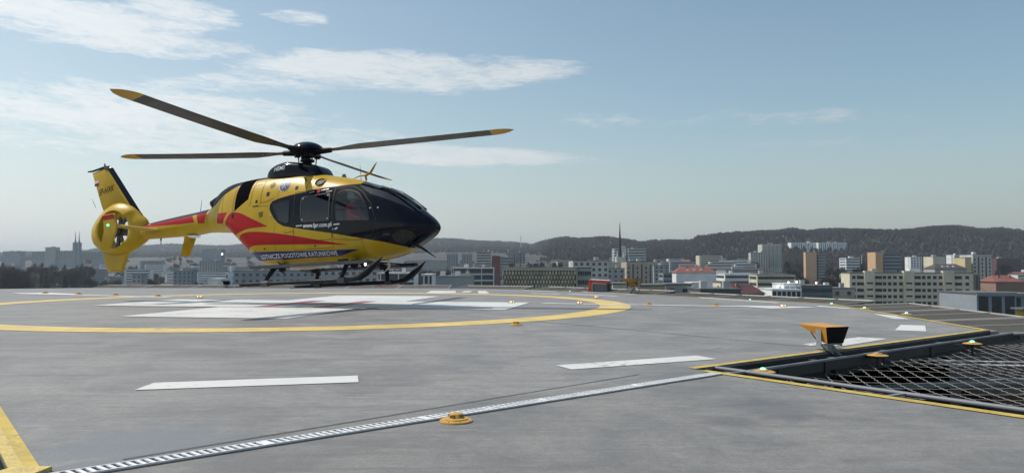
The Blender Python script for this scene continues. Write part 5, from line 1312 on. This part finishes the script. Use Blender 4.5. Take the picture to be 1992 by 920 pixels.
# church with a needle spire
X, Y = (1206 - 996) / 1500 * 600, 600
zb = ground_z(X, Y); ch = empty('church', (X, Y, zb), label='pale church tower with a tall thin dark needle spire', cat='church')
MB().box((0, 0, (7 - zb) / 2), (6.5, 6.5, 7 - zb)).build('tower', WM['pale'], ch)
MB().box((-2.5, 0, (3 - zb) / 2), (14, 9, 3 - zb)).build('nave', WM['beige'], ch)
mb = MB(); mb.tube([(0, 0, 5 - zb), (0, 0, 20 - zb), (0, 0, 34 - zb)], [1.5, .85, .12], 8); sp = mb.build('spire', pm('dark_copper_spire', (.02, .028, .03), .6), ch, smooth=30)
for k in (-1, 1): MB().box((k * 2.4, -2.4, 9.2 - zb), (1.2, 1.2, 4.5), taper=.3).build('pinnacle', WM['white'], ch)
mb = MB(); mb.box((0, 0, 31.5 - zb), (1.6, .2, .25)); mb.build('cross', DARKST, sp)
# twin spired church on the left ridge
X, Y = (150 - 996) / 1500 * 1600, 1600
zb = ground_z(X, Y); ch = empty('church', (X, Y, zb), label='far hazy church with twin needle spires on the left skyline', cat='church')
zt = .95 + (515 - 472) / 1500 * 1600
for k in (-1, 1):
    t_ = MB().box((k * 3.9, 0, (zt - zb) / 2), (6.2, 9, zt - zb)).build('tower', WM['bluegrey'], ch)
    MB().tube([(k * 3.9, 0, zt - zb), (k * 3.9, 0, zt + 5 - zb), (k * 3.9, 0, zt + 24 - zb)], [2.6, 1.2, .25], 6).build('spire', WM['bluegrey'], t_)
# radio masts, slope ramp
for (px, D, yb, yt, lab) in ((1013, 3000, 472, 457, 'thin radio mast on the far hill crest right of the helicopter nose'), (1224, 2600, 475, 465, 'faint thin mast on the hill right of the needle spire'), (1676, 950, 515, 496, 'pale thin chimney on the slope right of the white villa block')):
    X = (px - 996) / 1500 * D; zb = ground_z(X, D); h = .95 + (515 - yt) / 1500 * D - zb
    e = empty('radio_mast', (X, D, zb), label=lab, cat='mast'); MB().tube([(0, 0, 0), (0, 0, h)], [.0006 * D, .0003 * D], 6).build('pole', WM['pale'], e)
    MB().box((0, 0, h * .8), (.002 * D, .5, .0008 * D)).build('platform', WM['grey'], e)
rp = empty('lift_ramp', ((1520 - 996) / 1500 * 1700, 1700, ground_z((1520 - 996) / 1500 * 1700, 1700)), label='pale sloping lift ramp climbing the wooded hill above the stepped towers', cat='ramp')
b0 = ground_z((1520 - 996) / 1500 * 1700, 1700)
z0, z1 = .95 + (515 - 471) / 1500 * 1700 - b0, .95 + (515 - 460) / 1500 * 1700 - b0
MB().add([(-9, 0, z0), (-7, 0, z0), (8, 0, z1 + 1), (6, 0, z1 + 3), (-9, 3, z0), (-7, 3, z0), (8, 3, z1 + 1), (6, 3, z1 + 3)], [(0, 1, 2, 3), (7, 6, 5, 4), (0, 4, 5, 1), (3, 2, 6, 7), (1, 5, 6, 2), (0, 3, 7, 4)]).build('deck', WM['pale'], rp)
MB().box((-7.5, 1.5, z0 / 2), (1.2, 1.2, z0)).build('support', WM['dark'], rp); MB().box((6, 1.5, z1 / 2), (1.2, 1.2, z1)).build('support', WM['dark'], rp)
# ochre box end on the outer net frame at the right edge
sg = empty('sign_box', (9.42, 14.2, -.10), label='ochre yellow box end with grey lid at the right picture edge', cat='box')
MB().box((.04, 0, .12), (.22, .3, .22)).build('casing', pm('ochre_box', (.45, .28, .06), .6, var=.1), sg); MB().box((.0, -.02, .25), (.34, .36, .03)).build('lid', TEAL, sg); MB().box((.04, 0, -.2), (.05, .05, .45)).build('post', STEEL, sg)
# lit roof lamps of the town, and a glowing globe added as a glint
LMP = pm('bright_lamp_and_glint', (1, 1, 1), .4, emit=((1, .97, .9), 3.0))
for (px, py, D, lab) in ((1534, 549, 262, 'small bright lamp on the white upper storey, left one'), (1550, 548, 262, 'small bright lamp on the white upper storey, middle one'), (1588, 550, 284, 'small bright lamp on the grey green glass block'), (432, 494, 1480, 'glowing globe put in for a glint on the hazy wide block left of the hull')):
    k = D / 300; e = empty('roof_lamp_and_glint', ((px - 996) / 1500 * D, D + .5, .95 + (515 - py) / 1500 * D), label=lab, cat='lamp')
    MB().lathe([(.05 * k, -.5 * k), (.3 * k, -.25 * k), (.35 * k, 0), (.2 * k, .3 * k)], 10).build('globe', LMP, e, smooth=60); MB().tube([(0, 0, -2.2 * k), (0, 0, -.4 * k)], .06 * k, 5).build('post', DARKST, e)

# ================================================================ TREES
BARK = pm('bare_twig_brown', (.045, .038, .033), .95, var=.3, vscale=.5); EVG = pm('dark_evergreen', (.022, .032, .024), .95, var=.4, vscale=.5); TRK = pm('tree_bark', (.05, .042, .035), .9)
def crown_mesh(seed, n, kind):
    r_ = random.Random(seed); mb = MB(); lobes = [(r_.uniform(-.5, .5), r_.uniform(-.5, .5), r_.uniform(-.15, .75), r_.uniform(.28, .5)) for _ in range(9)]
    for _ in range(n):
        if kind == 'ever':
            z = r_.random() ** 1.3; a = r_.uniform(0, 6.283); q = (1 - z) * .55 * r_.uniform(.5, 1.05); c = Vector((q * math.cos(a), q * math.sin(a), z * 1.7 - .5)); s_ = .10 * r_.uniform(.6, 1.3)
            d1 = Vector((math.cos(a), math.sin(a), -.35)) * s_ * 1.4; d2 = Vector((-math.sin(a), math.cos(a), 0)) * s_ * .6
        else:
            L = r_.choice(lobes); v_ = Vector((r_.gauss(0, 1), r_.gauss(0, 1), r_.gauss(0, 1))).normalized() * L[3] * r_.random() ** .4
            c = Vector((L[0] + v_.x, L[1] + v_.y, L[2] + v_.z)); out = (c - Vector((0, 0, -.4))).normalized(); s_ = .13 * r_.uniform(.5, 1.4)
            d1 = (out + Vector((r_.uniform(-.6, .6), r_.uniform(-.6, .6), r_.uniform(-.2, .5)))).normalized() * s_ * 1.5; d2 = d1.cross(Vector((r_.random(), r_.random(), r_.random()))).normalized() * s_ * .16
        mb.add([c - d1 * .5 - d2, c - d1 * .5 + d2, c + d1], [(0, 1, 2)])
    return mb.mesh('crown', EVG if kind == 'ever' else BARK, recalc=False)
def trunk_mesh(seed):
    r_ = random.Random(seed); mb = MB(); mb.tube([(0, 0, -1.6), (.02, 0, -.7), (0, .03, .0), (.03, 0, .6)], [.055, .04, .028, .006], 6)
    for _ in range(9):
        a = r_.uniform(0, 6.28); z = r_.uniform(-.7, .2); l = r_.uniform(.4, .75); mb.tube([(0, 0, z), (l * .5 * math.cos(a), l * .5 * math.sin(a), z + l * .35), (l * math.cos(a), l * math.sin(a), z + l * .95)], [.022, .014, .004], 4, cap=False)
    return mb.mesh('trunk', TRK, smooth=60)
CR = [crown_mesh(s_, 1500, 'bare') for s_ in (1, 2, 3)]; CE = [crown_mesh(9, 900, 'ever')]; TR = [trunk_mesh(s_) for s_ in (4, 5)]
def tree(X, Y, ht, lab, grp, ever=False, wf=1.0):
    z = ground_z(X, Y); s_ = ht / 2.6
    e = empty('evergreen_tree' if ever else 'bare_tree', (X, Y, z + 1.6 * s_), (0, 0, rnd.uniform(0, 6)), lab, 'tree', grp)
    put(rnd.choice(CE if ever else CR), 'crown', e, (0, 0, 0)); put(rnd.choice(TR), 'trunk', e, (0, 0, 0)); e.scale = (s_ * wf * rnd.uniform(.9, 1.25), s_ * wf * rnd.uniform(.9, 1.25), s_)
def trees(n, ax0, ax1, y0, y1, h0, h1, lab, grp, ep=.12):
    for _ in range(n):
        Y = rnd.uniform(y0, y1); ax = rnd.uniform(ax0, ax1); ev = rnd.random() < ep
        if 1560 < ax < 1614 and Y < 890: Y = rnd.uniform(895, 1050)
        tree((ax - 996) / 1500 * Y, Y, rnd.uniform(h0, h1), ('dark evergreen ' if ev else 'bare brown ') + lab, ('evergreens ' if ev else 'bare trees ') + grp, ev)
trees(50, -60, 175, 520, 900, 24, 34, 'tree in the dense dark grove at the far left', 'of the far left grove', .2)
trees(64, 170, 500, 560, 2000, 12, 22, 'tree among valley houses below the tail', 'among valley houses below the tail')
trees(40, 500, 1000, 500, 1500, 14, 22, 'tree in the valley behind helicopter cabin and nose', 'in the valley behind the nose')
trees(26, 790, 905, 600, 1000, 16, 26, 'tree just right of the helicopter nose', 'right of the helicopter nose')
trees(26, 1270, 1480, 600, 1150, 14, 20, 'tree on the slope left of the stepped towers', 'left of the stepped towers')
trees(64, 1525, 1710, 500, 1050, 16, 24, 'tree round the slender orange tower', 'round the slender orange tower', .2)
trees(50, 1720, 2060, 560, 1200, 14, 22, 'tree on the slope at the far right', 'on the far right slope', .2)
# hedges, scrub and gardens between the houses
wv, wf_ = [], []; r_ = random.Random(8)
for _ in range(9000):
    ax = r_.uniform(-60, 2100); Y = 430 * (1700 / 430) ** r_.random(); X = (ax - 996) / 1500 * Y
    if 1560 < ax < 1614 and Y < 890: continue
    z = ground_z(X, Y); h = r_.uniform(3, 8); w = h * r_.uniform(.4, .8); b = len(wv); wv.append((X, Y, z + h))
    for (zz, k) in ((.6, .8), (0, 1)):
        for j in range(5): a = 6.283 * j / 5 + r_.uniform(-.4, .4); m_ = w * k * r_.uniform(.6, 1.3); wv.append((X + m_ * math.cos(a), Y + m_ * math.sin(a), z + h * (zz + r_.uniform(-.15, .15))))
    for j in range(5): wf_.append((b, b + 1 + j, b + 1 + (j + 1) % 5)); wf_.append((b + 1 + j, b + 6 + j, b + 6 + (j + 1) % 5, b + 1 + (j + 1) % 5))
o = MB().add(wv, wf_).build('scrub', pm('garden_scrub', (.030, .028, .025), .95, var=.5, vscale=.03, dirt=((.02, .028, .018), .7), spec=.05), recalc=False); tag(o, 'bare scrub and gardens between the houses of the town', kind='stuff')
# woods on the hills: one mass of bare crowns
wv, wf_ = [], []
r_ = random.Random(5)
cnt = 0
while cnt < 34000:
    ax = r_.uniform(-150, 2200); rr = ridge_r(ax); q = r_.random()
    Y = rr * (1.0 - .47 * q ** 1.4) if ax > 1030 else rr * (1.0 - .40 * q ** 1.5)
    X = (ax - 996) / 1500 * Y
    if Y < 1250 and r_.random() < .7: continue
    z = ground_z(X, Y); h = r_.uniform(6, 12) * (1.0 if ax > 1030 else 1.2); w = h * r_.uniform(.22, .36)
    b = len(wv)
    wv.append((X, Y, z + h))
    for (zz, k, ph) in ((.72, .75, 0), (.35, 1.0, .6), (0, .6, 0)):
        for j in range(5):
            a = ph + 6.283 * j / 5 + r_.uniform(-.3, .3); m_ = w * k * r_.uniform(.75, 1.2); wv.append((X + m_ * math.cos(a), Y + m_ * math.sin(a), z + h * (zz + r_.uniform(-.08, .08))))
    for j in range(5): wf_.append((b, b + 1 + j, b + 1 + (j + 1) % 5))
    for i in (0, 1):
        for j in range(5): wf_.append((b + 1 + i * 5 + j, b + 6 + i * 5 + j, b + 6 + i * 5 + (j + 1) % 5, b + 1 + i * 5 + (j + 1) % 5))
    cnt += 1
WD = pm('bare_woodland', (.030, .026, .024), .95, var=.5, vscale=.02, dirt=((.014, .021, .016), .8), spec=.05)
o = MB().add(wv, wf_).build('woodland', WD, recalc=False); tag(o, 'bare brown woodland covering the hills on the horizon', kind='stuff')

# ================================================================ HAZE
HZ = bpy.data.materials.new('haze_air'); HZ.use_nodes = True; t = HZ.node_tree
for n in list(t.nodes): t.nodes.remove(n)
o_ = N(t, 'ShaderNodeOutputMaterial'); pv = N(t, 'ShaderNodeVolumePrincipled')
pv.inputs['Color'].default_value = (.76, .85, .94, 1); pv.inputs['Density'].default_value = HAZE_DENSITY; pv.inputs['Anisotropy'].default_value = .3
t.links.new(pv.outputs[0], o_.inputs['Volume'])
mb = MB(); mb.box((0, 14950, 75), (62000, 30900, 240)); hz = mb.build('haze', HZ); tag(hz, kind='stuff', label='thin pale air over the town')
